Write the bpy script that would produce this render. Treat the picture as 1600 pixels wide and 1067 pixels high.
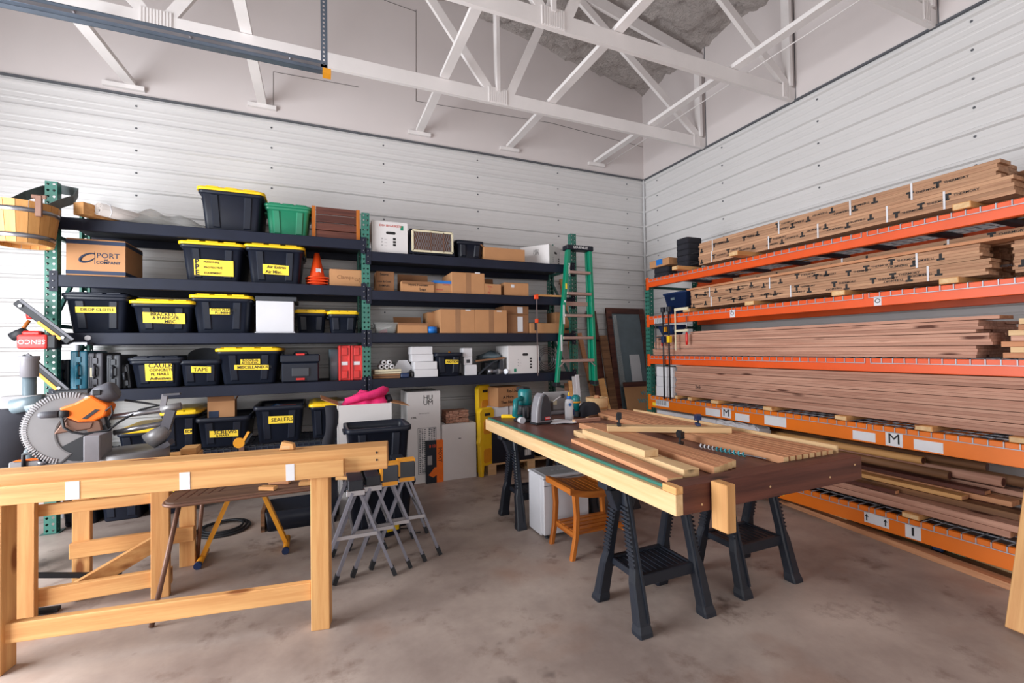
import bpy, bmesh, math, random
from mathutils import Vector, Matrix
random.seed(7)
R_ = math.radians
scene = bpy.context.scene
COL = scene.collection
for o in list(bpy.data.objects): bpy.data.objects.remove(o)

# ---------------------------------------------------------------- camera
CAM_H = 1.45
CAM_ROT = Matrix(((0.91887832, 0.00640430, -0.39448905), (-0.39428086, -0.02140011, -0.91874079), (-0.01432600, 0.99975048, -0.01713900)))
FPX = 708.37
cd = bpy.data.cameras.new('camera'); cam = bpy.data.objects.new('camera', cd); COL.objects.link(cam)
cd.sensor_fit = 'HORIZONTAL'; cd.sensor_width = 36.0; cd.lens = FPX * 36 / 1600; cd.clip_start = 0.02
R4 = CAM_ROT.to_4x4()
cam.matrix_world = Matrix.Translation((0, 0, CAM_H)) @ R4
scene.camera = cam
def at(px, py, ax, val):
    """surveyed point: where the sight line through a photo pixel meets the plane x|y|z = val"""
    d = CAM_ROT @ Vector((px - 800, -(py - 533.5), -FPX)); i = 'xyz'.index(ax)
    t = (val - (CAM_H if i == 2 else 0)) / d[i]
    return Vector((0, 0, CAM_H)) + d * t

# ---------------------------------------------------------------- world, light, exposure
w = bpy.data.worlds.new('world'); scene.world = w; w.use_nodes = True
bg = w.node_tree.nodes['Background']; bg.inputs[0].default_value = (0.80, 0.90, 1.0, 1); bg.inputs[1].default_value = 0.5
def area_light(name, loc, rot, sx, sy, power, color):
    l = bpy.data.lights.new(name, 'AREA'); l.shape = 'RECTANGLE'; l.size = sx; l.size_y = sy; l.energy = power; l.color = color
    o = bpy.data.objects.new(name, l); o.location = loc; o.rotation_euler = rot; COL.objects.link(o); return o
# daylight entering by the open overhead door in the left wall and by the door opening behind the camera
area_light('daylight_door_left', (-3.55, 2.4, 1.7), (0, R_(-90), 0), 3.3, 3.0, 360, (0.95, 0.975, 1.0))
area_light('daylight_door_front', (0.6, -2.9, 1.8), (R_(90), 0, 0), 4.6, 3.2, 70, (1.0, 0.93, 0.88))
vs = scene.view_settings
vs.view_transform = 'Standard'; vs.look = 'None'; vs.gamma = 1.0; vs.use_curve_mapping = False; vs.exposure = 0.30

# ---------------------------------------------------------------- helpers
def lin(c):
    c = c / 255.0
    return c / 12.92 if c <= 0.04045 else ((c + 0.055) / 1.055) ** 2.4
def rgb(r, g, b): return (lin(r), lin(g), lin(b), 1)

class MB:
    def __init__(s): s.v = []; s.f = []; s.sm = []
    def add(s, vs_, fs, smooth=False, M=None):
        n = len(s.v)
        for v in vs_:
            v = Vector(v); s.v.append(M @ v if M else v)
        for f in fs: s.f.append([i + n for i in f]); s.sm.append(smooth)
        return s
    def box(s, x0, x1, y0, y1, z0, z1, M=None):
        return s.add([(x0,y0,z0),(x1,y0,z0),(x1,y1,z0),(x0,y1,z0),(x0,y0,z1),(x1,y0,z1),(x1,y1,z1),(x0,y1,z1)],
              [(3,2,1,0),(4,5,6,7),(0,1,5,4),(1,2,6,5),(2,3,7,6),(3,0,4,7)], M=M)
    def cbox(s, c, sz, M=None):
        x, y, z = c; a, b, d = sz[0]/2, sz[1]/2, sz[2]/2
        return s.box(x-a, x+a, y-b, y+b, z-d, z+d, M)
    def bar(s, p, q, w_, h_, up=(0,0,1)):
        p = Vector(p); q = Vector(q); d = (q - p); L = d.length; d.normalize(); up = Vector(up)
        if abs(d.dot(up)) > 0.98: up = Vector((0,1,0)) if abs(d.y) < 0.9 else Vector((1,0,0))
        sd = d.cross(up).normalized(); u = sd.cross(d).normalized()
        M = Matrix(((d.x, sd.x, u.x, p.x), (d.y, sd.y, u.y, p.y), (d.z, sd.z, u.z, p.z), (0,0,0,1)))
        return s.box(0, L, -w_/2, w_/2, -h_/2, h_/2, M)
    def tube(s, pts, r, n=8, closed=False):
        pts = [Vector(p) for p in pts]; rings = []; k = len(pts); prev = None
        for i, p in enumerate(pts):
            if closed: t = (pts[(i+1) % k] - pts[i-1])
            else: t = (pts[min(i+1, k-1)] - pts[max(i-1, 0)])
            t.normalize()
            if prev is None:
                a = Vector((0,0,1)) if abs(t.z) < 0.9 else Vector((1,0,0))
                u = t.cross(a).normalized()
            else:
                u = (prev - t * prev.dot(t)).normalized()
            prev = u; v = t.cross(u); rr = r[i] if isinstance(r, (list, tuple)) else r
            rings.append([p + (u*math.cos(2*math.pi*j/n) + v*math.sin(2*math.pi*j/n))*rr for j in range(n)])
        return s.loft(rings, caps=not closed, closed=closed)
    def loft(s, rings, caps=True, closed=False, smooth=True, cap0=True, cap1=True):
        n = len(rings[0]); k = len(rings); vs_ = [v for r in rings for v in r]; b = len(s.v)
        s.v += [Vector(v) for v in vs_]
        for i in range(k if closed else k-1):
            j2 = (i+1) % k
            for j in range(n):
                s.f.append([b+i*n+j, b+i*n+(j+1)%n, b+j2*n+(j+1)%n, b+j2*n+j]); s.sm.append(smooth)
        if caps and not closed:
            if cap0: s.f.append([b+j for j in range(n)][::-1]); s.sm.append(False)
            if cap1: s.f.append([b+(k-1)*n+j for j in range(n)]); s.sm.append(False)
        return s
    def lathe(s, prof, n=20, M=None, smooth=True, caps=True):
        rings = []
        for r, z in prof:
            rg = [Vector((r*math.cos(2*math.pi*j/n), r*math.sin(2*math.pi*j/n), z)) for j in range(n)]
            rings.append([M @ v for v in rg] if M else rg)
        return s.loft(rings, caps=caps, smooth=smooth)
    def prism(s, poly, d0, d1, M=None):
        """poly in local (x, z), extruded along y from d0 to d1"""
        n = len(poly); A = [Vector((x, d0, z)) for x, z in poly]; B = [Vector((x, d1, z)) for x, z in poly]
        return s.add(A + B, [list(range(n)), list(range(2*n-1, n-1, -1))] + [[i, i+n, (i+1)%n+n, (i+1)%n] for i in range(n)], M=M)
    def mesh(s, name, bevel=0.0, seg=1):
        me = bpy.data.meshes.new(name)
        me.from_pydata([tuple(v) for v in s.v], [], s.f)
        me.polygons.foreach_set('use_smooth', s.sm)
        bm = bmesh.new(); bm.from_mesh(me)
        bmesh.ops.recalc_face_normals(bm, faces=bm.faces)
        if bevel > 0:
            es = [e for e in bm.edges if len(e.link_faces) == 2 and e.calc_face_angle(0) > 0.6]
            bmesh.ops.bevel(bm, geom=es, offset=bevel, segments=seg, profile=0.5, affect='EDGES', clamp_overlap=True)
        bm.to_mesh(me); bm.free(); me.update()
        return me
    def build(s, name, mt, parent=None, bevel=0.0, seg=1, loc=None, rot=None):
        o = bpy.data.objects.new(name, s.mesh(name, bevel, seg)); COL.objects.link(o)
        o.data.materials.append(M_[mt] if isinstance(mt, str) else mt)
        if parent: o.parent = parent
        if loc: o.location = loc
        if rot: o.rotation_euler = rot
        return o
def rrect(wd, dp, r, z, n=4, cx=0, cy=0):
    out = []; r = min(r, wd/2-1e-4, dp/2-1e-4)
    for k, (sx, sy) in enumerate(((1,1),(-1,1),(-1,-1),(1,-1))):
        for i in range(n+1):
            a = math.pi/2*(k + i/n)
            out.append(Vector((cx + sx*(wd/2-r) + r*math.cos(a), cy + sy*(dp/2-r) + r*math.sin(a), z)))
    return out
LABELS = set()
def tag(o, label, cat, group=None):
    o['label'] = label; o['category'] = cat
    if group: o['group'] = group
    return o
def thing(name, label, cat, loc=(0,0,0), rotz=0.0, group=None):
    o = bpy.data.objects.new(name, None); o.empty_display_size = 0.05; COL.objects.link(o)
    o.location = loc; o.rotation_euler = (0, 0, rotz)
    return tag(o, label, cat, group)
def struct(o): o['kind'] = 'structure'; return o
def stuff(o): o['kind'] = 'stuff'; return o
def shared(name, me, mt, parent, loc, rot=(0,0,0), scl=(1,1,1)):
    o = bpy.data.objects.new(name, me); COL.objects.link(o); o.parent = parent; o.location = loc; o.rotation_euler = rot; o.scale = scl
    if not me.materials: me.materials.append(M_[mt])
    return o
def copy_tree(o, parent=None):
    c = o.copy(); COL.objects.link(c); c.parent = parent
    for ch in list(o.children): copy_tree(ch, c)
    return c
FACE_FRONT = Matrix(((1,0,0),(0,0,-1),(0,1,0))).transposed().transposed()
def text(string, size, mt, parent, loc, xdir=(1,0,0), up=(0,0,1), name='lettering', align='LEFT', ext=0.0006, sx=1.0, joinlist=None, bold=None):
    cu = bpy.data.curves.new(name, 'FONT'); cu.body = string; cu.size = size; cu.extrude = ext; cu.resolution_u = 2; cu.offset = size*(bold if bold is not None else (0.012 if size < 0.05 else 0.0))
    cu.align_x = align; cu.align_y = 'CENTER'
    t = bpy.data.objects.new(name, cu)
    me = bpy.data.meshes.new_from_object(t); bpy.data.objects.remove(t); bpy.data.curves.remove(cu)
    x = Vector(xdir).normalized(); u = Vector(up).normalized(); nrm = x.cross(u)
    M = Matrix(((x.x*sx, u.x, nrm.x, loc[0]), (x.y*sx, u.y, nrm.y, loc[1]), (x.z*sx, u.z, nrm.z, loc[2]), (0,0,0,1)))
    if joinlist is not None:
        joinlist.add([tuple(v.co) for v in me.vertices], [tuple(p.vertices) for p in me.polygons], M=M); bpy.data.meshes.remove(me); return None
    me.transform(M)
    o = bpy.data.objects.new(name, me); COL.objects.link(o); o.parent = parent
    me.materials.clear(); me.materials.append(M_[mt]); return o

# ---------------------------------------------------------------- materials
M_ = {}
def nodes(name):
    m = bpy.data.materials.new(name); m.use_nodes = True; nt = m.node_tree
    return m, nt, nt.nodes['Principled BSDF']
def N(nt, t, **kw):
    n = nt.nodes.new(t)
    for k, v in kw.items(): setattr(n, k, v)
    return n
def mixc(nt, fac, a, b, blend='MIX'):
    n = N(nt, 'ShaderNodeMix', data_type='RGBA', blend_type=blend)
    for sock, val in ((n.inputs[0], fac), (n.inputs[6], a), (n.inputs[7], b)):
        if hasattr(val, 'is_linked'): nt.links.new(val, sock)
        else: sock.default_value = val
    return n.outputs[2]
def coords(nt, sc, kind='Object', jitter=True):
    tc = N(nt, 'ShaderNodeTexCoord'); mp = N(nt, 'ShaderNodeMapping'); mp.inputs['Scale'].default_value = sc
    nt.links.new(tc.outputs[kind], mp.inputs[0])
    if jitter:
        oi = N(nt, 'ShaderNodeObjectInfo'); mu = N(nt, 'ShaderNodeMath', operation='MULTIPLY'); mu.inputs[1].default_value = 37.0
        nt.links.new(oi.outputs['Random'], mu.inputs[0]); nt.links.new(mu.outputs[0], mp.inputs['Location'])
        return mp.outputs[0], oi.outputs['Random']
    return mp.outputs[0], None
def noise(nt, vec, scale, detail=4, rough=0.55):
    n = N(nt, 'ShaderNodeTexNoise'); n.inputs['Scale'].default_value = scale; n.inputs['Detail'].default_value = detail; n.inputs['Roughness'].default_value = rough
    nt.links.new(vec, n.inputs['Vector']); return n.outputs[0]
def ramp(nt, fac, a, b):
    r = N(nt, 'ShaderNodeMapRange'); r.inputs[1].default_value = a; r.inputs[2].default_value = b; nt.links.new(fac, r.inputs[0]); return r.outputs[0]
def bump(nt, b, h, strength, dist=0.01):
    n = N(nt, 'ShaderNodeBump'); n.inputs['Strength'].default_value = strength; n.inputs['Distance'].default_value = dist
    nt.links.new(h, n.inputs['Height']); nt.links.new(n.outputs[0], b.inputs['Normal'])
def plain(name, c, rough=0.5, metal=0.0, var=0.12, scale=6.0, bmp=0.0, spec=0.5):
    m, nt, b = nodes(name)
    v, rnd = coords(nt, (1,1,1)); n = noise(nt, v, scale)
    d = tuple(x*(1-var) for x in c[:3]) + (1,); l = tuple(min(1, x*(1+var)) for x in c[:3]) + (1,)
    nt.links.new(mixc(nt, ramp(nt, n, 0.3, 0.7), d, l), b.inputs['Base Color'])
    b.inputs['Roughness'].default_value = rough; b.inputs['Metallic'].default_value = metal
    b.inputs['Specular IOR Level'].default_value = spec
    if bmp > 0: bump(nt, b, noise(nt, v, scale*20, 3), bmp, 0.002)
    M_[name] = m; return m
def wood(name, c1, c2, axis='x', grain=14.0, rough=0.6, tint=0.25, knots=True, kc=None, bmp=0.15):
    m, nt, b = nodes(name)
    st = {'x': (0.05, 1, 1), 'y': (1, 0.05, 1), 'z': (1, 1, 0.05)}[axis]
    v, rnd = coords(nt, st)
    g1 = noise(nt, v, grain*3.2, 5, 0.65); g2 = noise(nt, v, grain*0.7, 2)
    c = mixc(nt, ramp(nt, g1, 0.32, 0.68), c2, c1)
    dk = tuple(x*0.72 for x in c2[:3]) + (1,)
    s = N(nt, 'ShaderNodeMath', operation='MULTIPLY'); s.inputs[1].default_value = 0.55; nt.links.new(ramp(nt, g2, 0.5, 0.75), s.inputs[0])
    c = mixc(nt, s.outputs[0], c, dk)
    if knots:
        kv, _ = coords(nt, tuple(0.35 if x < 1 else 1 for x in st))
        vo = N(nt, 'ShaderNodeTexVoronoi'); vo.inputs['Scale'].default_value = 6.0; nt.links.new(kv, vo.inputs['Vector'])
        kf = ramp(nt, vo.outputs['Distance'], 0.17, 0.09)
        c = mixc(nt, kf, c, kc or tuple(x*0.35 for x in c2[:3]) + (1,))
    # board-to-board tone
    lo = tuple([1-tint]*3)+(1,); hi = (1+tint*0.3, 1+tint*0.3, 1+tint*0.3, 1)
    c = mixc(nt, 1.0, c, mixc(nt, rnd, lo, hi), 'MULTIPLY')
    nt.links.new(c, b.inputs['Base Color']); b.inputs['Roughness'].default_value = rough
    b.inputs['Specular IOR Level'].default_value = 0.3
    bump(nt, b, g1, bmp, 0.003)
    M_[name] = m; return m

plain('siding', rgb(212,210,210), 0.42, 0.0, 0.02, 1.5)
plain('upper_wall', rgb(214,206,205), 0.85, 0, 0.03, 1.2)
plain('truss_white', rgb(228,223,222), 0.7, 0, 0.04, 3)
plain('seam', rgb(70,66,66), 0.8)
plain('trim_dark', rgb(90,92,98), 0.5)
plain('trim_white', rgb(205,206,208), 0.5)
m, nt, b = nodes('foam'); v, _ = coords(nt, (1,1,1)); n = noise(nt, v, 14, 8, 0.7)
nt.links.new(mixc(nt, n, rgb(196,186,182), rgb(222,213,209)), b.inputs['Base Color']); b.inputs['Roughness'].default_value = 0.95
bump(nt, b, n, 1.0, 0.09); M_['foam'] = m
# concrete floor: stains and polish have shapes of their own
m, nt, b = nodes('concrete'); v, _ = coords(nt, (1,1,1), jitter=False)
n1 = noise(nt, v, 0.9, 6, 0.6); n2 = noise(nt, v, 3.5, 8, 0.7); n3 = noise(nt, v, 28, 5, 0.7)
c = mixc(nt, ramp(nt, n1, 0.36, 0.66), rgb(142,128,122), rgb(192,178,169))
c = mixc(nt, ramp(nt, n2, 0.55, 0.74), c, rgb(112,92,84))
sn = noise(nt, v, 1.7, 4, 0.75); c = mixc(nt, ramp(nt, sn, 0.63, 0.72), c, rgb(92,80,76))
rs = noise(nt, v, 1.15, 3, 0.6); s2 = N(nt, 'ShaderNodeMath', operation='MULTIPLY'); s2.inputs[1].default_value = 0.6
nt.links.new(ramp(nt, rs, 0.56, 0.72), s2.inputs[0]); c = mixc(nt, s2.outputs[0], c, rgb(150,116,98))
c = mixc(nt, 0.35, c, mixc(nt, n3, rgb(110,100,97), rgb(205,195,190)), 'SOFT_LIGHT')
nt.links.new(c, b.inputs['Base Color'])
rr = N(nt, 'ShaderNodeMapRange'); rr.inputs[3].default_value = 0.34; rr.inputs[4].default_value = 0.62; nt.links.new(n2, rr.inputs[0]); nt.links.new(rr.outputs[0], b.inputs['Roughness'])
b.inputs['Specular IOR Level'].default_value = 0.4
bump(nt, b, n3, 0.08, 0.004); M_['concrete'] = m

plain('black_beam', rgb(22,27,44), 0.5, 0, 0.2, 4, 0, 0.3)
plain('deck_dark', rgb(30,33,42), 0.7, 0, 0.2, 3)
plain('green_steel', rgb(48,108,95), 0.45, 0, 0.12, 8)
plain('green_dark', rgb(38,82,76), 0.5, 0, 0.15, 8)
plain('orange_steel', rgb(226,84,22), 0.42, 0, 0.08, 3)
plain('orange_amber', rgb(226,112,10), 0.45, 0, 0.07, 3)
plain('wire', rgb(168,170,178), 0.4, 0.2)
plain('wire_dark', rgb(60,66,76), 0.5, 0.4)
plain('black_plastic', rgb(22,27,40), 0.42, 0, 0.12, 7, 0, 0.35)
plain('black_rubber', rgb(26,28,34), 0.6)
plain('charcoal_plastic', rgb(52,55,62), 0.45)
plain('grey_plastic', rgb(128,126,132), 0.4)
plain('dark_grey', rgb(82,82,90), 0.45)
plain('yellow', rgb(246,200,28), 0.4, 0, 0.06)
plain('yellow_tape', rgb(248,212,60), 0.55, 0, 0.05, 10)
plain('amber', rgb(224,150,30), 0.45)
plain('ink', rgb(30,28,30), 0.7)
plain('ink_blue', rgb(38,52,78), 0.7)
plain('ink_red', rgb(200,90,80), 0.7)
plain('ink_teal', rgb(70,170,185), 0.7)
plain('print_grey', rgb(150,148,150), 0.7)
plain('white_print', rgb(228,228,230), 0.6)
plain('paper', rgb(216,215,219), 0.7, 0, 0.04)
plain('carton_white', rgb(216,212,212), 0.65, 0, 0.04, 3)
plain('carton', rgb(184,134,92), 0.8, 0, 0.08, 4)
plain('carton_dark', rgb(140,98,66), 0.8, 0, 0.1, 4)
plain('carton_tape', rgb(150,108,74), 0.35)
plain('white_gloss', rgb(208,208,214), 0.3, 0, 0.03)
plain('tote_green', rgb(36,124,92), 0.35, 0, 0.12)
plain('teal', rgb(28,104,128), 0.35)
plain('teal_tool', rgb(12,108,112), 0.35)
plain('navy', rgb(22,44,84), 0.4)
plain('blue', rgb(30,110,190), 0.4)
plain('red', rgb(206,38,34), 0.38)
plain('pink', rgb(224,40,110), 0.85, 0, 0.2, 12)
plain('tool_orange', rgb(238,112,22), 0.38)
plain('cone_orange', rgb(244,78,24), 0.5)
plain('ladder_green', rgb(6,132,100), 0.35, 0, 0.08)
plain('aluminium', rgb(178,176,180), 0.38, 0.75, 0.06)
plain('rung_alu', rgb(176,150,142), 0.45, 0.4, 0.08)
plain('galvanised', rgb(112,124,140), 0.4, 0.7, 0.12)
plain('steel', rgb(150,150,156), 0.3, 0.85)
plain('saw_grey', rgb(130,128,130), 0.42, 0.35, 0.06)
plain('brown_steel', rgb(118,86,72), 0.42, 0.3)
plain('stand_grey', rgb(134,134,146), 0.38, 0.4, 0.06)
plain('horse_black', rgb(24,29,40), 0.5, 0, 0.15, 9, 0.15)
plain('slate', rgb(98,112,120), 0.35, 0, 0.12)
plain('mat_grey', rgb(190,182,178), 0.7)
plain('felt', rgb(36,36,44), 0.95)
plain('cream', rgb(222,212,182), 0.5)
plain('pale_green', rgb(176,182,140), 0.7, 0, 0.08)
plain('sling_grey', rgb(84,92,92), 0.6)
wood('pine', rgb(226,176,116), rgb(200,141,86), 'x', 9, 0.55, 0.10, True, rgb(140,84,46))
wood('pine_z', rgb(226,176,116), rgb(200,141,86), 'z', 9, 0.55, 0.10, True, rgb(140,84,46))
wood('pine_pale', rgb(230,196,150), rgb(210,170,122), 'x', 9, 0.55, 0.08)
wood('redwood', rgb(208,162,140), rgb(172,122,102), 'x', 12, 0.7, 0.20, True, rgb(92,54,42))
wood('cedar', rgb(214,158,118), rgb(184,124,88), 'x', 10, 0.65, 0.16)
wood('thermo', rgb(204,160,126), rgb(168,124,96), 'x', 12, 0.7, 0.22, False)
wood('dark_stain', rgb(112,66,54), rgb(70,40,36), 'x', 8, 0.45, 0.1, True, rgb(36,20,20))
wood('plywood_stain', rgb(118,78,66), rgb(92,58,50), 'x', 5, 0.4, 0.05, False)
wood('teak', rgb(204,122,50), rgb(150,78,28), 'x', 10, 0.4, 0.12, False)
wood('teak_z', rgb(204,122,50), rgb(150,78,28), 'z', 10, 0.4, 0.12, False)
wood('brown_board', rgb(150,108,76), rgb(104,72,52), 'x', 8, 0.55, 0.2)
wood('stave', rgb(232,176,110), rgb(206,146,84), 'z', 8, 0.5, 0.22, False)
wood('old_ply', rgb(126,94,76), rgb(86,62,54), 'x', 7, 0.5, 0.1)
m, nt, b = nodes('clear_plastic'); b.inputs['Base Color'].default_value = rgb(226,228,226); b.inputs['Roughness'].default_value = 0.25
b.inputs['Transmission Weight'].default_value = 0.6; b.inputs['Alpha'].default_value = 0.55; M_['clear_plastic'] = m
m, nt, b = nodes('bluish_glass'); b.inputs['Base Color'].default_value = rgb(92,104,112); b.inputs['Roughness'].default_value = 0.2
b.inputs['Alpha'].default_value = 0.85; M_['bluish_glass'] = m
# ================================================================ THE ROOM
XW, YW, XL, YF = 4.75, 5.70, -3.60, -3.00      # right wall, back wall, left wall, front wall
SID_T = 4.08
RIDGE_X = 0.6
def roof_z(x): return 5.42 + 0.19*(XW - x) if x > RIDGE_X else 5.42 + 0.19*(XW - RIDGE_X) - 0.19*(RIDGE_X - x)
fl = MB(); fl.box(XL, XW, YF, YW, -0.12, 0.0); struct(fl.build('floor', 'concrete'))
def siding_profile(z0, z1):
    """(depth, z) outline of ribbed steel panels: a proud rib every 229 mm and two low swages between"""
    out = []; z = z1; k = 0
    pts = []
    P = 0.2286
    zz = z1 - 0.03
    prof = [(0.0, 0.0), (0.024, -0.010), (0.024, -0.032), (0.0, -0.044), (0.0, -0.092), (0.0022, -0.098), (0.0022, -0.112), (0.0, -0.118),
            (0.0, -0.155), (0.0022, -0.161), (0.0022, -0.175), (0.0, -0.181)]
    pts.append((0.0, z1))
    while zz > z0 + P:
        for d, o in prof: pts.append((d, zz + o))
        zz -= P
    pts.append((0.0, z0)); return pts
def siding(name, a, bpt, inward, z0, z1):
    """a, bpt: wall foot ends (x, y); ribs face inward"""
    pr = siding_profile(z0, z1); mb = MB(); iv = Vector((inward[0], inward[1], 0))
    A = [Vector((a[0], a[1], z)) + iv*d for d, z in pr]; B = [Vector((bpt[0], bpt[1], z)) + iv*d for d, z in pr]; n = len(pr)
    back = -iv*0.05
    A2 = [Vector((a[0], a[1], z1)) + back, Vector((a[0], a[1], z0)) + back]; B2 = [Vector((bpt[0], bpt[1], z1)) + back, Vector((bpt[0], bpt[1], z0)) + back]
    vs_ = A + B + A2 + B2; fs = [(i, i+1, n+i+1, n+i) for i in range(n-1)] + [(2*n, 2*n+1, 2*n+3, 2*n+2), (0, n, 2*n+2, 2*n), (n-1, 2*n+1, 2*n+3, 2*n-1)]
    mb.add(vs_, fs); return mb.build(name, 'siding')
wb = struct(siding('wall_back', (XL, YW), (XW, YW), (0, -1), 0, SID_T))
wr = struct(siding('wall_right', (XW, YF), (XW, YW), (-1, 0), 0, SID_T))
def screws(parent, pts, inward):
    mb = MB(); iv = Vector(inward)
    for p in pts:
        p = Vector(p); M = Matrix.Translation(p) @ iv.to_track_quat('Z', 'Y').to_matrix().to_4x4()
        mb.lathe([(0.011, 0.0), (0.011, 0.003), (0.006, 0.004), (0.006, 0.009)], 6, M, False)
    stuff(mb.build('screw_heads', 'trim_dark', parent))
screws(wb, [(x, YW, SID_T - 0.10 - 0.2286*k) for k in range(10) for x in (-2.9, -1.68, -0.46, 0.76, 1.98, 3.2, 4.42)], (0, -1, 0))
screws(wr, [(XW, y, SID_T - 0.10 - 0.2286*k) for k in range(8) for y in (5.4, 4.2, 3.0, 1.8, 0.6)], (-1, 0, 0))
# painted wall above the siding
g = MB(); g.prism([(XL, SID_T), (XW, SID_T), (XW, roof_z(XW)+.1), (RIDGE_X, roof_z(RIDGE_X)+.1), (XL, roof_z(XL)+.1)], YW-0.006, YW+0.05)
ug = struct(g.build('wall_back_upper', 'upper_wall'))
g = MB(); g.box(XW-0.006, XW+0.05, YF, YW, SID_T, roof_z(XW)+0.1); ur = struct(g.build('wall_right_upper', 'upper_wall'))
sm = MB()   # joints between the painted sheets
for a_, b_ in (((427,112),(427,172)), ((650,15),(650,158)), ((427,112),(560,136)), ((650,158),(860,192)), ((600,0),(650,18)), ((860,192),(1006,230))):
    p, q = at(*a_, 'y', YW-0.008), at(*b_, 'y', YW-0.008); sm.bar(p, q, 0.003, 0.005, (0,1,0))
sm.build('panel_joints', 'seam', ug)
sm = MB()
for y in (4.44, 3.22, 2.0): sm.box(XW-0.010, XW-0.004, y-0.004, y+0.004, SID_T, roof_z(XW))
sm.build('panel_joints', 'trim_dark', ur)
# trims
t = MB(); t.box(XL, XW-0.02, YW-0.03, YW-0.004, SID_T-0.012, SID_T+0.006); struct(t.build('trim_1', 'trim_dark'))
t = MB(); t.box(XW-0.03, XW-0.004, YF, YW-0.03, SID_T-0.012, SID_T+0.006); struct(t.build('trim_2', 'trim_dark'))
t = MB(); t.box(XW-0.045, XW-0.02, YW-0.045, YW-0.02, 0, SID_T-0.012); struct(t.build('trim_3', 'trim_white', bevel=0.004))
# left wall with the open overhead door, front wall with a wide doorway
DO = (0.35, 4.35, 3.45)
lw = MB(); lw.box(XL-.1, XL, DO[1], YW, 0, roof_z(XL)); lw.box(XL-.1, XL, YF, DO[0], 0, roof_z(XL)); lw.box(XL-.1, XL, DO[0], DO[1], DO[2], roof_z(XL)); struct(lw.build('wall_left', 'siding'))
fw = MB(); fw.box(XL, -1.8, YF-.1, YF, 0, roof_z(XL)); fw.box(3.0, XW, YF-.1, YF, 0, roof_z(XW))
fw.prism([(-1.8, 3.5), (3.0, 3.5), (3.0, roof_z(3.0)), (RIDGE_X, roof_z(RIDGE_X)), (-1.8, roof_z(-1.8))], YF-.1, YF); struct(fw.build('wall_front', 'siding'))
# sprayed-foam roof underside
cl = MB(); nx, ny = 180, 180; rnd = random.Random(3)
from mathutils import noise as mnoise
def foam_z(x, y):
    p = Vector((x*2.2, y*2.2, 0)); h = 0.08*mnoise.noise(p) + 0.06*mnoise.noise(p*2.7) + 0.045*mnoise.noise(p*6.1)
    return roof_z(x) + h
xs = [XL + (XW-XL)*i/nx for i in range(nx+1)]; ys = [YF + (YW-YF)*(j/ny)**0.8 for j in range(ny+1)]
vs_ = [(x, y, foam_z(x, y)) for y in ys for x in xs]
cl.add(vs_, [(j*(nx+1)+i, (j+1)*(nx+1)+i, (j+1)*(nx+1)+i+1, j*(nx+1)+i+1) for j in range(ny) for i in range(nx)], True)
cl.add([(XL,YF,6.7),(XW,YF,6.7),(XW,YW,6.7),(XL,YW,6.7)], [(0,1,2,3)])
struct(cl.build('ceiling', 'foam'))

# ---- roof trusses, spaced 1.22 m, each a thing with chords, webs and ridged nail plates
def truss(Y, label):
    t_ = thing('roof_truss', label, 'truss', (0, Y, 4.07), 0, 'white roof trusses')
    z0 = 0.0
    def part(nm, p, q, wd, h, y=0.0):
        mb = MB(); mb.bar((p[0], y, p[1]), (q[0], y, q[1]), wd, h); mb.build(nm, 'truss_white', t_)
    part('bottom_chord', (XL, 0.07), (XW-0.01, 0.07), 0.04, 0.14)
    rz = lambda x: roof_z(x) - 4.07 - 0.17
    part('top_chord', (XW-0.02, rz(XW)), (RIDGE_X, rz(RIDGE_X)), 0.04, 0.14)
    part('top_chord', (XL+0.02, rz(XL)), (RIDGE_X, rz(RIDGE_X)), 0.04, 0.14)
    part('web', (XW-0.10, 0.14), (XW-0.10, rz(XW)-.05), 0.04, 0.09)
    for a_, b_ in ((4.66, 2.75), (1.93, 2.57), (1.79, 1.79), (1.70, 0.35), (-1.1, -0.1), (-1.26, -2.3), (-3.4, -2.7)):
        part('web', (a_, 0.13), (b_, rz(b_)-0.05), 0.038, 0.09)
    for x in (4.6, 1.79, -1.18):
        pl = MB()
        wdt = 0.13 if x > 4 else 0.22
        pl.box(x-wdt/2, x+wdt/2, -0.024, -0.020, 0.005, 0.17)
        k = int(wdt/0.022)
        for i in range(k): pl.box(x-wdt/2+0.004+i*0.022, x-wdt/2+0.014+i*0.022, -0.030, -0.024, 0.012, 0.163)
        pl.build('nail_plate', 'truss_white', t_)
    return t_
truss(4.47, 'white roof truss nearest the back wall, spanning above the shelving rack')
truss(3.24, 'second white roof truss from the back wall')
truss(2.03, 'third white roof truss, touching the top right of the picture')
truss(0.81, 'fourth white roof truss, overhead and nearest the camera')
# lateral braces lying on the bottom chords
for x, lab in ((1.205, 'white brace crossing the trusses, third from the corner'), (2.44, 'white brace crossing the trusses, second from the corner'), (3.85, 'white brace running beside the right wall above the trusses'), (-0.548, 'white brace meeting the back wall behind the end of the galvanised rail')):
    t_ = thing('truss_brace', lab, 'brace', (x, YW, 4.215), 0, 'lateral truss braces')
    mb = MB(); mb.box(-0.045, 0.045, -5.4, -0.01, 0, 0.04); mb.build('board', 'truss_white', t_)
    mb = MB(); mb.box(-0.14, 0.14, -0.045, -0.01, -0.045, -0.001); mb.build('ledger_block', 'truss_white', t_)
t_ = thing('truss_brace', 'white slanted brace meeting the back wall at the far left', 'brace', (-1.72, YW, 4.17), 0, 'lateral truss braces')
p = at(140, 52, 'y', 4.50) - Vector((-1.72, YW, 4.17))
mb = MB(); mb.bar((0, -0.012, 0.03), p*1.2, 0.09, 0.04); mb.build('board', 'truss_white', t_)
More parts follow.
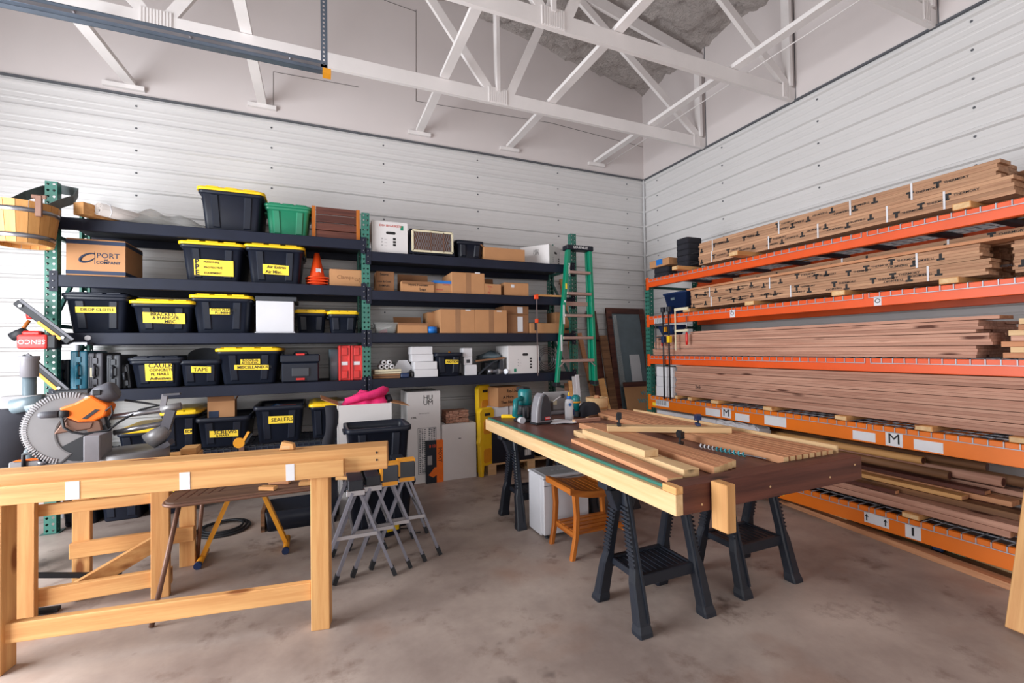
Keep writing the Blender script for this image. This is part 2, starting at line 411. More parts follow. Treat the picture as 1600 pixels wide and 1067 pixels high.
mb = MB(); mb.box(-0.22, 0.12, -0.05, -0.01, -0.045, 0.0); mb.build('ledger_block', 'truss_white', t_)
# wire/pipe that runs along the right wall by the brace
tag(MB().tube([(4.05, 0.2, 4.235), (4.05, YW-.02, 4.235)], 0.006, 6).build('conduit_wire', 'truss_white'), 'thin white cable strung along the brace by the right wall', 'cable')
# ---- overhead-door rail
TZ = 3.60
t_ = thing('door_rail', 'galvanised overhead door rail with a perforated hanger', 'door rail', (0.08, 3.74, TZ))
mb = MB(); mb.box(XL-0.08, 0.0, -0.03, -0.026, 0, 0.075); mb.box(XL-0.08, 0.0, -0.03, 0.03, 0.072, 0.076); mb.box(XL-0.08, 0, -0.03, 0.02, -0.002, 0.002); mb.box(XL-0.08, 0, 0.018, 0.022, -0.002, 0.02); mb.box(XL-0.08, 0, 0.028, 0.032, 0.055, 0.076)
mb.build('channel', 'galvanised', t_)
mb = MB(); mb.box(XL-0.08, 0.0, -0.034, -0.030, 0.025, 0.048); mb.build('rib', 'steel', t_)
for i in range(5): shared('bolt', bpy.data.meshes.get('bolt_me') or MB().lathe([(0.010,0),(0.010,0.006),(0.005,0.012)], 6, Matrix.Rotation(R_(90), 4, 'X'), False).mesh('bolt_me'), 'steel', t_, (-0.25-0.62*i, -0.034, 0.036))
mb = MB(); mb.box(-0.03, 0.03, -0.04, 0.035, -0.02, 0.02); mb.build('end_stop', 'amber', t_)
hg = MB()
def hole_strip(mb, x0, x1, z0, z1, pitch, ncol, hr, place, teardrop=False):
    """perforated plate in local (u, v); place(u, v) -> 3D"""
    wc = (x1-x0)/ncol; nr = max(1, round((z1-z0)/pitch)); pz = (z1-z0)/nr
    for c in range(ncol):
        for r in range(nr):
            a, b2 = x0+c*wc, z0+r*pz; cx, cz = a+wc/2, b2+pz/2
            out = [(a,b2),(cx,b2),(a+wc,b2),(a+wc,cz),(a+wc,b2+pz),(cx,b2+pz),(a,b2+pz),(a,cz)]
            inn = []
            for k in range(8):
                an = R_(225+45*k); rr = hr
                inn.append((cx+rr*math.cos(an)*(0.7 if teardrop and k in (0,1,2) else 1), cz+rr*math.sin(an)*(1.25 if teardrop and k == 1 else 1)))
            n = len(mb.v); mb.v += [place(*q) for q in out+inn]
            for k in range(8): mb.f.append([n+k, n+(k+1)%8, n+8+(k+1)%8, n+8+k]); mb.sm.append(False)
hole_strip(hg, -0.022, 0.022, 0, 1.55, 0.032, 1, 0.008, lambda u, v: Vector((u-0.02, -0.034, v)))
hg.box(0.002, 0.006, -0.034, 0.006, 0, 1.55); hg.build('hanger', 'galvanised', t_)
# ================================================================ SHELVING RACK ON THE BACK WALL
YR = 4.90                                                   # front face of the posts
def perforated_post(h, wd=0.078, dp=0.07):
    mb = MB()
    hole_strip(mb, -wd/2, wd/2, 0, h, 0.0508, 2, 0.0105, lambda u, v: Vector((u, 0, v)), True)
    for s in (-1, 1):
        hole_strip(mb, 0, dp, 0, h, 0.0508, 1, 0.0075, lambda u, v, s=s: Vector((s*wd/2, u, v)))
        mb.box(s*wd/2-(0.018 if s > 0 else 0), s*wd/2+(0.018 if s < 0 else 0), dp-0.002, dp, 0, h)
    me = mb.mesh('post_mesh'); me.materials.append(M_['green_steel']); return me
POST = perforated_post(2.885)
PX = [at(79, 500, 'y', YR).x, at(572, 450, 'y', YR).x, at(897, 450, 'y', YR).x]
rack = thing('storage_rack', 'black steel storage rack with green perforated posts along the back wall', 'rack', (PX[1], YR, 0))
for x in PX:
    shared('post', POST, 'green_steel', rack, (x-PX[1], 0, 0.004)); shared('post', POST, 'green_steel', rack, (x-PX[1], 0.66, 0.004), (0, 0, math.pi))
    mb = MB()
    for z in (0.25, 0.95, 1.70, 2.45): mb.bar((x-PX[1], 0.06, z), (x-PX[1], 0.60, z), 0.03, 0.03)
    for z in (0.30, 1.0, 1.75): mb.bar((x-PX[1], 0.06, z), (x-PX[1], 0.60, z+0.62), 0.025, 0.025)
    mb.build('post_bracing', 'green_dark', rack)
    mb = MB(); mb.box(x-PX[1]-0.06, x-PX[1]+0.06, -0.01, 0.10, 0, 0.006); mb.build('base_plate', 'green_dark', rack)
LZ = [2.60, 2.12, 1.64, 1.155, 0.57]; RZ = [2.49, 2.085, 1.64, 1.16]
def beams(x0, x1, zs, wire_last):
    for k, z in enumerate(zs):
        x0l, x1l = x0-PX[1]+0.04, x1-PX[1]-0.04
        for y in (-0.012, 0.60):
            mb = MB(); mb.box(x0l, x1l, y, y+0.045, z-0.10, z); mb.build('beam', 'black_beam', rack, bevel=0.004)
        for x in (x0l-0.045, x1l-0.01):
            mb = MB(); mb.box(x, x+0.055, -0.016, -0.010, z-0.14, z+0.03)
            cb = mb.build('beam_connector', 'black_beam', rack)
            for dz in (-0.11, -0.055, 0.0): shared('bolt', bpy.data.meshes['bolt_me'], 'steel', cb, (x+0.0275, -0.016, z+dz), scl=(0.7, 0.7, 0.7))
        if wire_last and k == len(zs)-1:
            mb = MB()
            n = int((x1l-x0l)/0.05)
            for i in range(n+1):
                xx = x0l + (x1l-x0l)*i/n
                mb.box(xx-0.003, xx+0.003, -0.016, 0.645, z, z+0.006); mb.box(xx-0.003, xx+0.003, -0.018, -0.012, z-0.035, z+0.006)
            for yy in (-0.015, 0.1, 0.2, 0.3, 0.4, 0.5, 0.62): mb.box(x0l, x1l, yy-0.003, yy+0.003, z-0.006, z)
            mb.box(x0l, x1l, -0.02, -0.015, z-0.037, z-0.031)
            mb.build('wire_deck', 'wire_dark', rack)
        else:
            mb = MB(); mb.box(x0l, x1l, 0.034, 0.599, z-0.03, z-0.002); mb.build('deck', 'deck_dark', rack)
beams(PX[0], PX[1], LZ, True); beams(PX[1], PX[2], RZ, False)

# ---------------------------------------------------------------- builders for what stands on it
def slot(px0, px1, pyt, zs, yf):
    pm = (px0+px1)/2; ym = pyt + 15
    x0, x1 = at(px0, ym, 'y', yf).x, at(px1, ym, 'y', yf).x
    return (x0+x1)/2, x1-x0, at(pm, pyt, 'y', yf).z - zs
def patch(parent, name, mt, u0, u1, p0, p1, tilt=0.0, off=0.003):
    """flat strip on a (sloping) front face; p0, p1 = (y, z) at its lower and upper edge"""
    mb = MB(); d = tilt
    for o in (off, 0.0005): pass
    vs_ = []
    for o in (off, 0.0):
        vs_ += [(u0, p0[0]-o, p0[1]-d), (u1, p0[0]-o, p0[1]+d), (u1, p1[0]-o, p1[1]+d), (u0, p1[0]-o, p1[1]-d)]
    mb.add(vs_, [(0,1,2,3),(7,6,5,4),(0,4,5,1),(1,5,6,2),(2,6,7,3),(3,7,4,0)])
    return mb.build(name, mt, parent)
def tote(label, px0, px1, pyt, zs, yf=4.93, d=0.66, lid='yellow', tape=None, mt='black_plastic', rotz=0.0, at_xyz=None, size=None, group='storage totes', name='storage_tote', tabs=True):
    if size: cx, wd, h = at_xyz[0], size[0], size[2]; d = size[1]; loc = at_xyz
    else:
        cx, wd, h = slot(px0, px1, pyt, zs, yf); loc = (cx, yf + d/2, zs)
    t_ = thing(name, label, 'storage tote', loc, rotz, group)
    hb = h - (0.035 if lid else 0.0); wb_, db = wd*0.955, d*0.97
    r = 0.035; k0 = 0.85
    rings = [rrect(wb_*(k0-0.02), db*(k0-0.02), r, 0.0), rrect(wb_*k0, db*k0, r, 0.012), rrect(wb_*0.965, db*0.965, r, hb-0.045), rrect(wb_*1.0, db*1.0, r, hb-0.042), rrect(wd, d, r+0.008, hb-0.035), rrect(wd, d, r+0.008, hb), rrect(wb_*0.95, db*0.95, r, hb)]
    mb = MB()
    if lid: mb.loft(rings)
    else:
        rings += [rrect(wb_*0.94, db*0.94, r, hb-0.05), rrect(wb_*(k0-0.03), db*(k0-0.03), r, 0.02)]; mb.loft(rings)
    fy = lambda z: -(db/2)*(k0 + (0.965-k0)*(z-0.012)/(hb-0.057))
    fw_ = lambda z: wb_/2*(k0 + (0.965-k0)*(z-0.012)/(hb-0.057))
    # moulded ribs and handle pockets on the front
    za, zb = 0.03, hb-0.05
    for u in (-0.56, 0.56):
        x0, x1 = u*fw_(za), u*fw_(zb); wr = 0.035
        for (xa, xb, hh) in ((x0, x1, 0.010),):
            vs_ = [(xa-wr, fy(za)+.002, za), (xa+wr, fy(za)+.002, za), (xb+wr, fy(zb)+.002, zb), (xb-wr, fy(zb)+.002, zb),
                   (xa-wr*.7, fy(za)-hh, za+.012), (xa+wr*.7, fy(za)-hh, za+.012), (xb+wr*.7, fy(zb)-hh, zb), (xb-wr*.7, fy(zb)-hh, zb)]
            mb.add(vs_, [(4,5,6,7),(0,1,5,4),(1,2,6,5),(2,3,7,6),(3,0,4,7)])
    body = mb.build('body', mt, t_)
    for s in (-1, 1): MB().box(s*wd/2-0.012, s*wd/2+0.012, -0.09, 0.09, hb-0.055, hb-0.03).build('handle', mt, t_, bevel=0.004)
    if lid:
        lm = MB(); W2, D2 = wd+0.022, d+0.022
        lm.loft([rrect(W2-0.006, D2-0.006, r+0.012, hb-0.012), rrect(W2, D2, r+0.014, hb-0.008), rrect(W2, D2, r+0.014, hb+0.012), rrect(W2-0.02, D2-0.02, r+0.01, hb+0.018), rrect(W2-0.07, D2-0.07, r, hb+0.018), rrect(W2-0.085, D2-0.085, r, hb+0.030), rrect(W2*0.5, D2*0.5, r, hb+0.030)])
        lo = lm.build('lid', lid, t_)
        if tabs:
            for u in (-0.28, 0, 0.28): MB().box(u*wd-0.05, u*wd+0.05, -D2/2+0.004, -D2/2+0.05, hb+0.010, hb+0.026).build('lid_tab', lid, lo, bevel=0.004)
    for tp in (tape or []):
        u0, u1, v0, v1 = tp[0]; lines = tp[1]; z0, z1 = v0*hb, v1*hb; yo = 0.011
        pt = patch(t_, 'tape_label', 'yellow_tape', u0*wb_, u1*wb_, (fy(z0)-yo, z0), (fy(z1)-yo, z1), random.uniform(-.004, .004), 0.002)
        up = Vector((0, fy(z1)-fy(z0), z1-z0)).normalized(); nl = len(lines)
        for i, (s, sz, fx) in enumerate(lines):
            zz = z1 - (i+0.5)*(z1-z0)/nl; yy = fy(zz)-yo-0.0038
            text(s, sz*1.12, 'ink', pt, (u0*wb_ + fx*(u1-u0)*wb_, yy, zz), (1,0,0), up)
    t_['front_y'] = 0
    return t_
def carton(label, px0, px1, pyt, zs, yf=4.95, d=0.4, mt='carton', rotz=0.0, flaps=None, tape=False, prints=(), holes=(), band=None, group='cardboard cartons', cat='carton', at_xyz=None, size=None, name='carton', lean=0.0):
    if size: wd, d, h = size; loc = at_xyz
    else: cx, wd, h = slot(px0, px1, pyt, zs, yf); loc = (cx, yf + d/2, zs)
    t_ = thing(name, label, cat, loc, rotz, group)
    mb = MB(); tk = 0.005
    if flaps:
        rr = [(-wd/2,-d/2),(wd/2,-d/2),(wd/2,d/2),(-wd/2,d/2)]
        ii = [(x*(1-2*tk/wd), y*(1-2*tk/d)) for x, y in rr]
        ring = lambda q, z: [Vector((x, y, z)) for x, y in q]
        mb.loft([ring(rr, 0), ring(rr, h), ring(ii, h), ring(ii, tk)], smooth=False); body = mb.build('body', mt, t_)
        for side, ang, ln in flaps:
            fb = MB()
            if side in 'lr':
                s = -1 if side == 'l' else 1; fb.box(0, ln, -d/2+.002, d/2-.002, 0, tk)
                M = Matrix.Translation((s*wd/2, 0, h)) @ (Matrix.Rotation(0 if s > 0 else math.pi, 4, 'Z')) @ Matrix.Rotation(R_(-ang), 4, 'Y')
            else:
                s = -1 if side == 'f' else 1; fb.box(0, ln, -wd/2+.002, wd/2-.002, 0, tk)
                M = Matrix.Translation((0, s*d/2, h)) @ Matrix.Rotation(R_(90*s), 4, 'Z') @ Matrix.Rotation(R_(-ang), 4, 'Y')
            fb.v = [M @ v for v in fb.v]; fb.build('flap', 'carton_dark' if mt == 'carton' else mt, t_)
    else:
        mb.box(-wd/2, wd/2, -d/2, d/2, 0, h-0.004); mb.box(-wd/2+.001, wd/2-.001, -d/2+.001, -0.001, h-0.004, h); mb.box(-wd/2+.001, wd/2-.001, 0.001, d/2-.001, h-0.004, h)
        body = mb.build('body', mt, t_, bevel=0.003)
    if tape:
        tb = MB(); tb.box(-0.03, 0.03, -d/2-0.0015, -d/2, tape if isinstance(tape, float) else h*0.0, h); tb.box(-0.03, 0.03, -d/2, d/2, h, h+0.0012); tb.build('tape', 'carton_tape', t_)
    if band:
        for z0, z1 in ((0.015, 0.045), (h-0.045, h-0.012)):
            MB().box(-wd/2-.001, wd/2+.001, -d/2-.0012, d/2+.001, z0, z1).build('printed_band', band, t_)
    for s, u, v, sz, mt2 in prints: text(s, sz, mt2, t_, (u*wd, -d/2-0.0015, v*h), sx=1.0)
    for (u, v, w2, h2) in holes:
        hb_ = MB(); hb_.loft([[Vector((p.x+u*wd, -d/2-0.001, p.y+v*h)) for p in rrect(w2, h2, h2/2-.001, 0)], [Vector((p.x+u*wd, -d/2+0.02, p.y+v*h)) for p in rrect(w2, h2, h2/2-.001, 0)]]); hb_.build('hand_hole', 'ink', t_)
    return t_
def decal(parent, name, mt, x0, x1, z0, z1, y): 
    mb = MB(); mb.box(x0, x1, y-0.0015, y, z0, z1); return mb.build(name, mt, parent)
Y1 = 4.93
# ---- left bay, top level
# wooden bucket on its strap, hung at the post
bc = at(38, 355, 'y', 4.66)
t_ = thing('wooden_bucket', 'round wooden stave bucket with two metal hoops hung at the rack post', 'bucket', (bc.x, 4.66, at(38, 384, 'y', 4.66).z))
hB = 0.31; r0, r1 = 0.165, 0.20; ns = 18
for k in range(ns):
    a0, a1 = 2*math.pi*k/ns + 0.008, 2*math.pi*(k+1)/ns - 0.008; mb = MB()
    q = lambda r, a, z: Vector((r*math.cos(a), r*math.sin(a), z))
    mb.add([q(r0-.018,a0,0), q(r0,a0,0), q(r0,a1,0), q(r0-.018,a1,0), q(r1-.018,a0,hB), q(r1,a0,hB), q(r1,a1,hB), q(r1-.018,a1,hB)], [(3,2,1,0),(4,5,6,7),(0,1,5,4),(1,2,6,5),(2,3,7,6),(3,0,4,7)])
    mb.build('stave', 'stave', t_)
MB().lathe([(r0-.016, 0.03), (r0-.016, 0.045)], 24).build('bottom_board', 'stave', t_)
for z in (0.035, 0.225):
    ra = r0+(r1-r0)*z/hB+.002; rb = r0+(r1-r0)*(z+.032)/hB+.002
    MB().lathe([(ra, z), (ra+.002, z), (rb+.002, z+.032), (rb, z+.032)], 36, caps=False).build('hoop', 'steel', t_)
mb = MB(); mb.box(0.125, 0.165, -0.155, -0.135, 0.20, 0.36); mb.box(0.10, 0.19, -0.15, -0.14, 0.335, 0.365); mb.build('strap_bracket', 'brown_steel', t_, bevel=0.004)
def ribbon(pts, wd, th, up):
    """flat strap through points; up = width direction"""
    mb = MB(); rings = []
    for i, p in enumerate(pts):
        p = Vector(p); tn = (Vector(pts[min(i+1, len(pts)-1)]) - Vector(pts[max(i-1, 0)])).normalized(); u = Vector(up[i] if isinstance(up, list) else up); n_ = tn.cross(u).normalized(); u = n_.cross(tn).normalized()
        rings.append([p+u*wd/2+n_*th/2, p-u*wd/2+n_*th/2, p-u*wd/2-n_*th/2, p+u*wd/2-n_*th/2])
    return mb.loft(rings, smooth=False)
o_ = Vector(t_.location)
pa = [at(8, 322, 'y', 4.72), at(40, 306, 'y', 4.85), at(68, 297, 'y', 5.05), at(95, 296, 'y', 5.1), at(122, 301, 'y', 5.0), at(115, 312, 'y', 4.9), at(95, 318, 'y', 4.75), at(72, 328, 'y', 4.58)]
ribbon([p - o_ for p in pa], 0.075, 0.004, (0.15, -0.4, 1)).build('strap', 'sling_grey', t_)
# timber block across the shelf, rolled mat, clear wrap
t_ = thing('timber_offcut', 'square timber block sticking out over the top left shelf', 'timber', (at(122, 335, 'y', 4.78).x, 4.78, 2.604), R_(-33))
MB().box(-0.05, 0.05, 0.0, 0.8, 0.0, 0.10).build('block', 'pine', t_, bevel=0.003)
t_ = thing('rolled_mat', 'rolled white mat lying on the top left shelf', 'roll', (at(153, 335, 'y', 4.80).x, 4.80, 2.665), R_(-38))
sp = [(0.058 - 0.0014*i*0.6, 2*math.pi*i/16) for i in range(40)]
mb = MB(); A = [Vector((r*math.cos(a), 0, r*math.sin(a))) for r, a in sp]; Bq = [v + Vector((0, 0.72, 0)) for v in A]; n = len(A)
mb.add(A+Bq, [(i, i+1, n+i+1, n+i) for i in range(n-1)], True); o = mb.build('sheet', 'mat_grey', t_); md = o.modifiers.new('thick', 'SOLIDIFY'); md.thickness = 0.005
MB().lathe([(0.030, 0.03), (0.034, 0.70), (0.0, 0.70)], 18, Matrix.Rotation(R_(-90), 4, 'X'), caps=False).build('shade_liner', 'dark_grey', t_)  # added dark tube, closed at the far end, so the hollow looks shaded
MB().tube([(0.06, 0.05, -0.06), (0.075, 0.055, -0.02), (0.05, 0.06, 0.045), (0.0, 0.065, 0.066), (-0.05, 0.07, 0.045)], 0.004, 6).build('cord', 'paper', t_)
t_ = thing('plastic_wrap', 'crumpled clear plastic wrap beside the rolled mat', 'plastic wrap', (at(268, 350, 'y', 5.15).x, 5.15, 2.60))
mb = MB(); bm_pts = []
nxp, nyp = 22, 12; vs_ = []
for j in range(nyp+1):
    for i in range(nxp+1):
        u, v = i/nxp*2-1, j/nyp*2-1; e = max(0, 1-abs(u)**4)*max(0, 1-abs(v)**4)
        vs_.append((u*0.36, v*0.2, 0.004+e*(0.13+0.02*math.sin(9*u+3*v)-0.055*u)+0.012*e*math.sin(23*u*v+7*u)))
mb.add(vs_, [(j*(nxp+1)+i, j*(nxp+1)+i+1, (j+1)*(nxp+1)+i+1, (j+1)*(nxp+1)+i) for j in range(nyp) for i in range(nxp)], True); mb.build('sheet', 'clear_plastic', t_)
tote('black tote with yellow lid on the top shelf beside the green tote', 308, 412, 292, LZ[0], 4.93, 0.62)
t_ = tote('green plastic tote on the top shelf', 413, 486, 317, LZ[0], 5.0, 0.5, 'tote_green', mt='tote_green')
# slatted planter crate
cx, wd, h = slot(487, 562, 323, LZ[0], 4.97)
t_ = thing('slatted_crate', 'dark slatted wooden crate with golden end boards on the top shelf', 'crate', (cx, 4.97, LZ[0]))
for k in range(4):
    z0 = 0.012 + k*(h-0.02)/4; MB().box(-wd/2+.04, wd/2-.03, 0.0+0.035*k/3*0, 0.02, z0, z0+(h-0.02)/4-0.008).build('slat', 'dark_stain', t_, bevel=0.002)
    MB().box(-wd/2+.04, wd/2-.03, 0.30, 0.32, z0, z0+(h-0.02)/4-0.008).build('slat', 'dark_stain', t_, bevel=0.002)
for x in (-wd/2, wd/2-0.035):
    mb = MB(); mb.add([(x,-.012,0),(x+.035,-.012,0),(x+.035,.33,0),(x,.33,0),(x,0.0,h-.01),(x+.035,0.0,h-.01),(x+.035,.31,h-.01),(x,.31,h-.01)], [(3,2,1,0),(4,5,6,7),(0,1,5,4),(1,2,6,5),(2,3,7,6),(3,0,4,7)]); mb.build('end_board', 'teak_z', t_)
MB().box(-wd/2+.035, wd/2-.035, 0.02, 0.30, 0.0, 0.012).build('bottom_board', 'dark_stain', t_)
# ---- left bay, second level
t_ = carton('brown carton printed with a blue company logo and blue bands', 103, 196, 374, LZ[1], 4.92, 0.42, band='ink_blue', prints=(('PORT', 0.0, 0.56, 0.062, 'ink_blue'), ('and', 0.13, 0.455, 0.018, 'ink_blue'), ('COMPANY', -0.005, 0.375, 0.034, 'ink_blue')))
cw = slot(103, 196, 374, LZ[1], 4.92); hh = cw[2]; wd = cw[1]
mb = MB(); mb.box(-0.03*wd, -0.03*wd+.004, -0.2115, -0.21, 0.33*hh, 0.66*hh); mb.build('printed_bar', 'ink_blue', t_)
pts = []
for i in range(24):
    a = R_(40 + 320*i/23*0.93); pts.append((-0.14*wd + 0.05*math.cos(a) + 0.012*math.sin(a), -0.2105, 0.49*hh + 0.036*math.sin(a) + 0.012*math.cos(a)))
MB().tube(pts, [0.004+0.006*math.sin(math.pi*i/23) for i in range(24)], 6).build('logo_ring', 'ink_blue', t_)
tote('black tote with yellow lid and large PPE label', 279, 381, 375, LZ[1], tape=[((-0.30, 0.34, 0.16, 0.58), []), ])
_t = [o for o in bpy.data.objects if o.get('label') == 'black tote with yellow lid and large PPE label'][0]
_lab = [c for c in _t.children if c.name.startswith('tape_label')][0]
_b = [v.co.copy() for v in _lab.data.vertices]; _z1, _z0 = max(v.z for v in _b), min(v.z for v in _b)
_yt, _yb = min(v.y for v in _b if v.z > (_z0+_z1)/2), min(v.y for v in _b if v.z < (_z0+_z1)/2); _up = Vector((0, _yt-_yb, _z1-_z0))
for i, s in enumerate(('PERSONAL', 'PROTECTIVE', 'EQUIPMENT')):
    f = 1-(i+.5)/3; zz = _z0+f*(_z1-_z0); yy = _yb+f*(_yt-_yb)-.0016
    text('PPE'[i], 0.062, 'ink', _lab, (-.138, yy, zz), (1,0,0), _up, bold=.035); text(s, 0.026, 'ink', _lab, (-.07, yy, zz), (1,0,0), _up)
tote('black tote with yellow lid labelled Air Extras beside the traffic cones', 382, 475, 380, LZ[1], tape=[((-0.22, 0.24, 0.26, 0.52), [('Air Extras', 0.036, 0.16), ('Air Misc.', 0.036, 0.10)])])
cz0 = LZ[1]; cc = slot(476, 514, 392, cz0, 5.0); hc = cc[2]-0.09
cone_me = None
for k in range(4):
    t_ = thing('traffic_cone', ['orange traffic cone at the bottom of the nested stack', 'orange traffic cone, second from the bottom of the nested stack', 'orange traffic cone, third from the bottom of the nested stack', 'orange traffic cone on top of the nested stack'][k], 'traffic cone', (cc[0], 5.12, cz0+0.03*k), 0.1*k, 'nested traffic cones')
    if not cone_me:
        mb = MB(); mb.lathe([(0.075, 0.02), (0.024, hc), (0.018, hc), (0.069, 0.02)], 20, caps=False); cone_me = mb.mesh('cone_me'); cone_me.materials.append(M_['cone_orange'])
        mb = MB(); mb.loft([rrect(0.2, 0.2, 0.04, 0.0), rrect(0.2, 0.2, 0.04, 0.012), rrect(0.15, 0.15, 0.07, 0.02), rrect(0.13,0.13,0.06,0.02), rrect(0.13,0.13,0.06,0.0)], caps=False); cone_base = mb.mesh('cone_base'); cone_base.materials.append(M_['cone_orange'])
    shared('cone', cone_me, None, t_, (0,0,0)); shared('base', cone_base, None, t_, (0,0,0))
    if k == 3: decal(t_, 'sticker', 'paper', -0.03, 0.02, 0.06, 0.10, -0.063)
carton('low brown carton with faint handwriting beside the cones', 515, 565, 421, LZ[1], 5.0, 0.35, prints=(('Clamps', -0.28, 0.55, 0.055, 'carton_dark'), ('G/J', 0.26, 0.45, 0.05, 'carton_dark')))
# ---- left bay, third level
tote('wide black tote with black lid labelled drop cloth at the left post', 96, 200, 455, LZ[2], lid='black_plastic', tape=[((-0.33, 0.31, 0.54, 0.70), [('DROP CLOTH', 0.031, 0.12)])])
tote('black tote with yellow lid labelled Brackets Hanger Misc', 202, 303, 466, LZ[2], tape=[((-0.33, 0.36, 0.32, 0.66), [('BRACKETS', 0.036, 0.18), ('& HANGER', 0.036, 0.22), ('MISC.', 0.034, 0.5)])])
tote('black tote with yellow lid labelled Cold Plunge Plumbing', 296, 393, 458, LZ[2], tape=[((-0.2, 0.14, 0.52, 0.68), [('COLD PLUNGE', 0.026, 0.06), ('PLUMBING', 0.026, 0.25)])])
cx, wd, h = slot(400, 459, 463, LZ[2], 4.95)
t_ = thing('white_appliance', 'plain white appliance cabinet with dark top on the third shelf', 'appliance', (cx, 4.95, LZ[2]))
mb = MB(); mb.box(-wd/2, wd/2, 0, .45, 0.012, h-.045); mb.build('cabinet', 'white_gloss', t_, bevel=0.004)
MB().box(-wd/2-.01, wd/2+.01, -.008, .46, 0, 0.012).build('base', 'white_gloss', t_)
MB().box(-wd/2-.004, wd/2+.03, -.01, .46, h-.045, h).build('top_panel', 'charcoal_plastic', t_, bevel=0.006)
tote('small black tote with yellow lid beside the white appliance', 461, 511, 482, LZ[2], 5.1, 0.4)
tote('small black tote with overfilled yellow lid at the centre post', 513, 560, 484, LZ[2], 5.02, 0.4)
o = MB().lathe([(.022, 0), (.022, .003), (.018, .004)], 20, Matrix.Translation((at(137, 530, 'y', 4.885).x-PX[1], -.0125, LZ[2]-.045)) @ Matrix.Rotation(R_(90), 4, 'X')).build('round_badge', 'paper', rack)
# ---- left bay, fourth level
def toolcase(label, px0, px1, pyt, mt, yf=4.95, d=0.42, handle='front', lean=0.0, sticker=None, zs=LZ[3]):
    cx, wd, h = slot(px0, px1, pyt, zs, yf); t_ = thing('tool_case', label, 'tool case', (cx, yf, zs), 0, 'standing tool cases')
    t_.rotation_euler = (0, R_(lean), 0)
    for s in (-1, 1):
        mb = MB(); x0, x1 = (-wd/2, -0.004) if s < 0 else (0.004, wd/2)
        mb.box(x0, x1, 0, d, 0, h); mb.build('shell', mt, t_, bevel=0.012, seg=2)
    MB().box(-0.005, 0.005, 0.008, d-.008, 0.008, h-.008).build('seam', 'ink', t_)
    for z in (h*0.22, h*0.78): MB().box(-0.018, 0.018, -0.008, 0.004, z-0.025, z+0.025).build('latch', mt, t_, bevel=0.003)
    MB().tube([(0, 0.004, h*.36), (0, -0.028, h*.38), (0, -0.030, h*.62), (0, 0.004, h*.64)], 0.011, 6).build('handle', mt, t_)
    for k in range(3): MB().box(-wd/2+.01+wd*.12*k, -wd/2+.014+wd*.12*k, -0.003, 0.001, 0.03, h-.03).build('rib', mt, t_)
    if sticker: decal(t_, 'sticker', sticker, -wd*.32, wd*-.02, h*0.35, h*0.60, -0.005)
    return t_
toolcase('black tool case at the left post with a small yellow sticker', 88, 108, 562, 'black_plastic', sticker='yellow', yf=5.0)
toolcase('teal blue upright tool case on the fourth shelf', 109, 136, 548, 'teal')
toolcase('grey ribbed tool case with a cream sticker beside the teal case', 137, 160, 551, 'dark_grey', sticker='cream')
toolcase('dark grey tool case with black handle, third from the teal case', 166, 188, 554, 'charcoal_plastic')
toolcase('slim grey tool case leaning beside the caulk tote', 191, 205, 568, 'charcoal_plastic', lean=-5, yf=5.0)
tote('black tote with black lid labelled caulk and adhesives', 200, 286, 555, LZ[3], lid='black_plastic', d=0.6, tape=[((-0.22, 0.30, 0.24, 0.84), [('CAULK', 0.05, 0.12), ('CONCRETE', 0.03, 0.15), ('PL NAILS', 0.03, 0.2), ('Adhesives', 0.034, 0.16)])])
t_ = tote('open black tote labelled tape with a pan on top', 278, 346, 562, LZ[3], 4.94, 0.5, lid=None, tape=[((-0.22, 0.26, 0.50, 0.74), [('TAPE', 0.045, 0.1)])])
pn = thing('metal_pan', 'dark round pan tilted in the tape tote', 'pan', (t_.location.x+.02, 5.12, LZ[3]+0.215)); pn.rotation_euler = (R_(34), R_(14), 0)
MB().lathe([(0.0, 0), (0.12, 0.0), (0.155, 0.045), (0.160, 0.045), (0.158, 0.052), (0.150, 0.050), (0.116, 0.006), (0, 0.006)], 28, caps=False).build('bowl', 'charcoal_plastic', pn)
tote('large black tote with yellow lid labelled roofing adhesives miscellaneous', 337, 438, 541, LZ[3], tape=[((-0.14, 0.18, 0.58, 0.73), [('ROOFING', 0.026, 0.1), ('ACOUSTIC', 0.026, 0.05)]), ((-0.24, 0.32, 0.42, 0.56), [('MISCELLANEOUS', 0.034, 0.08)])])
cx, wd, h = slot(438, 500, 552, LZ[3], 4.95)
t_ = thing('tool_box', 'black wheeled tool box with red latches', 'tool box', (cx, 4.95, LZ[3]))
MB().box(-wd/2+.01, wd/2-.01, 0.01, .36, 0, h*.68).build('body', 'black_plastic', t_, bevel=0.012)
MB().box(-wd/2, wd/2, 0, .37, h*.68, h-.01).build('lid', 'black_plastic', t_, bevel=0.012)
MB().box(-wd*.22, wd*.22, -0.004, 0.012, h*.20, h*.50).build('front_panel', 'charcoal_plastic', t_, bevel=0.004)
for z in (h*.10, h-.012): MB().box(-wd*.11, wd*.11, -0.012, 0.03, z-.008, z+.012).build('latch', 'red', t_, bevel=0.003)
MB().tube([(-wd*.18, .15, h-.012), (-wd*.16, .15, h+.01), (wd*.16, .15, h+.01), (wd*.18, .15, h-.012)], 0.009, 6).build('handle', 'black_plastic', t_)
cx, wd, h = slot(514, 530, 546, LZ[3], 5.1)
t_ = thing('bin', 'translucent blue-grey plastic bin beside the red organisers', 'bin', (cx, 5.1, LZ[3]))
mb = MB(); mb.loft([rrect(wd*.9, .3, .02, 0, cy=.15), rrect(wd, .32, .02, h, cy=.15), rrect(wd*.92, .3, .02, h, cy=.15), rrect(wd*.85, .28, .02, .01, cy=.15)]); mb.build('body', 'slate', t_)
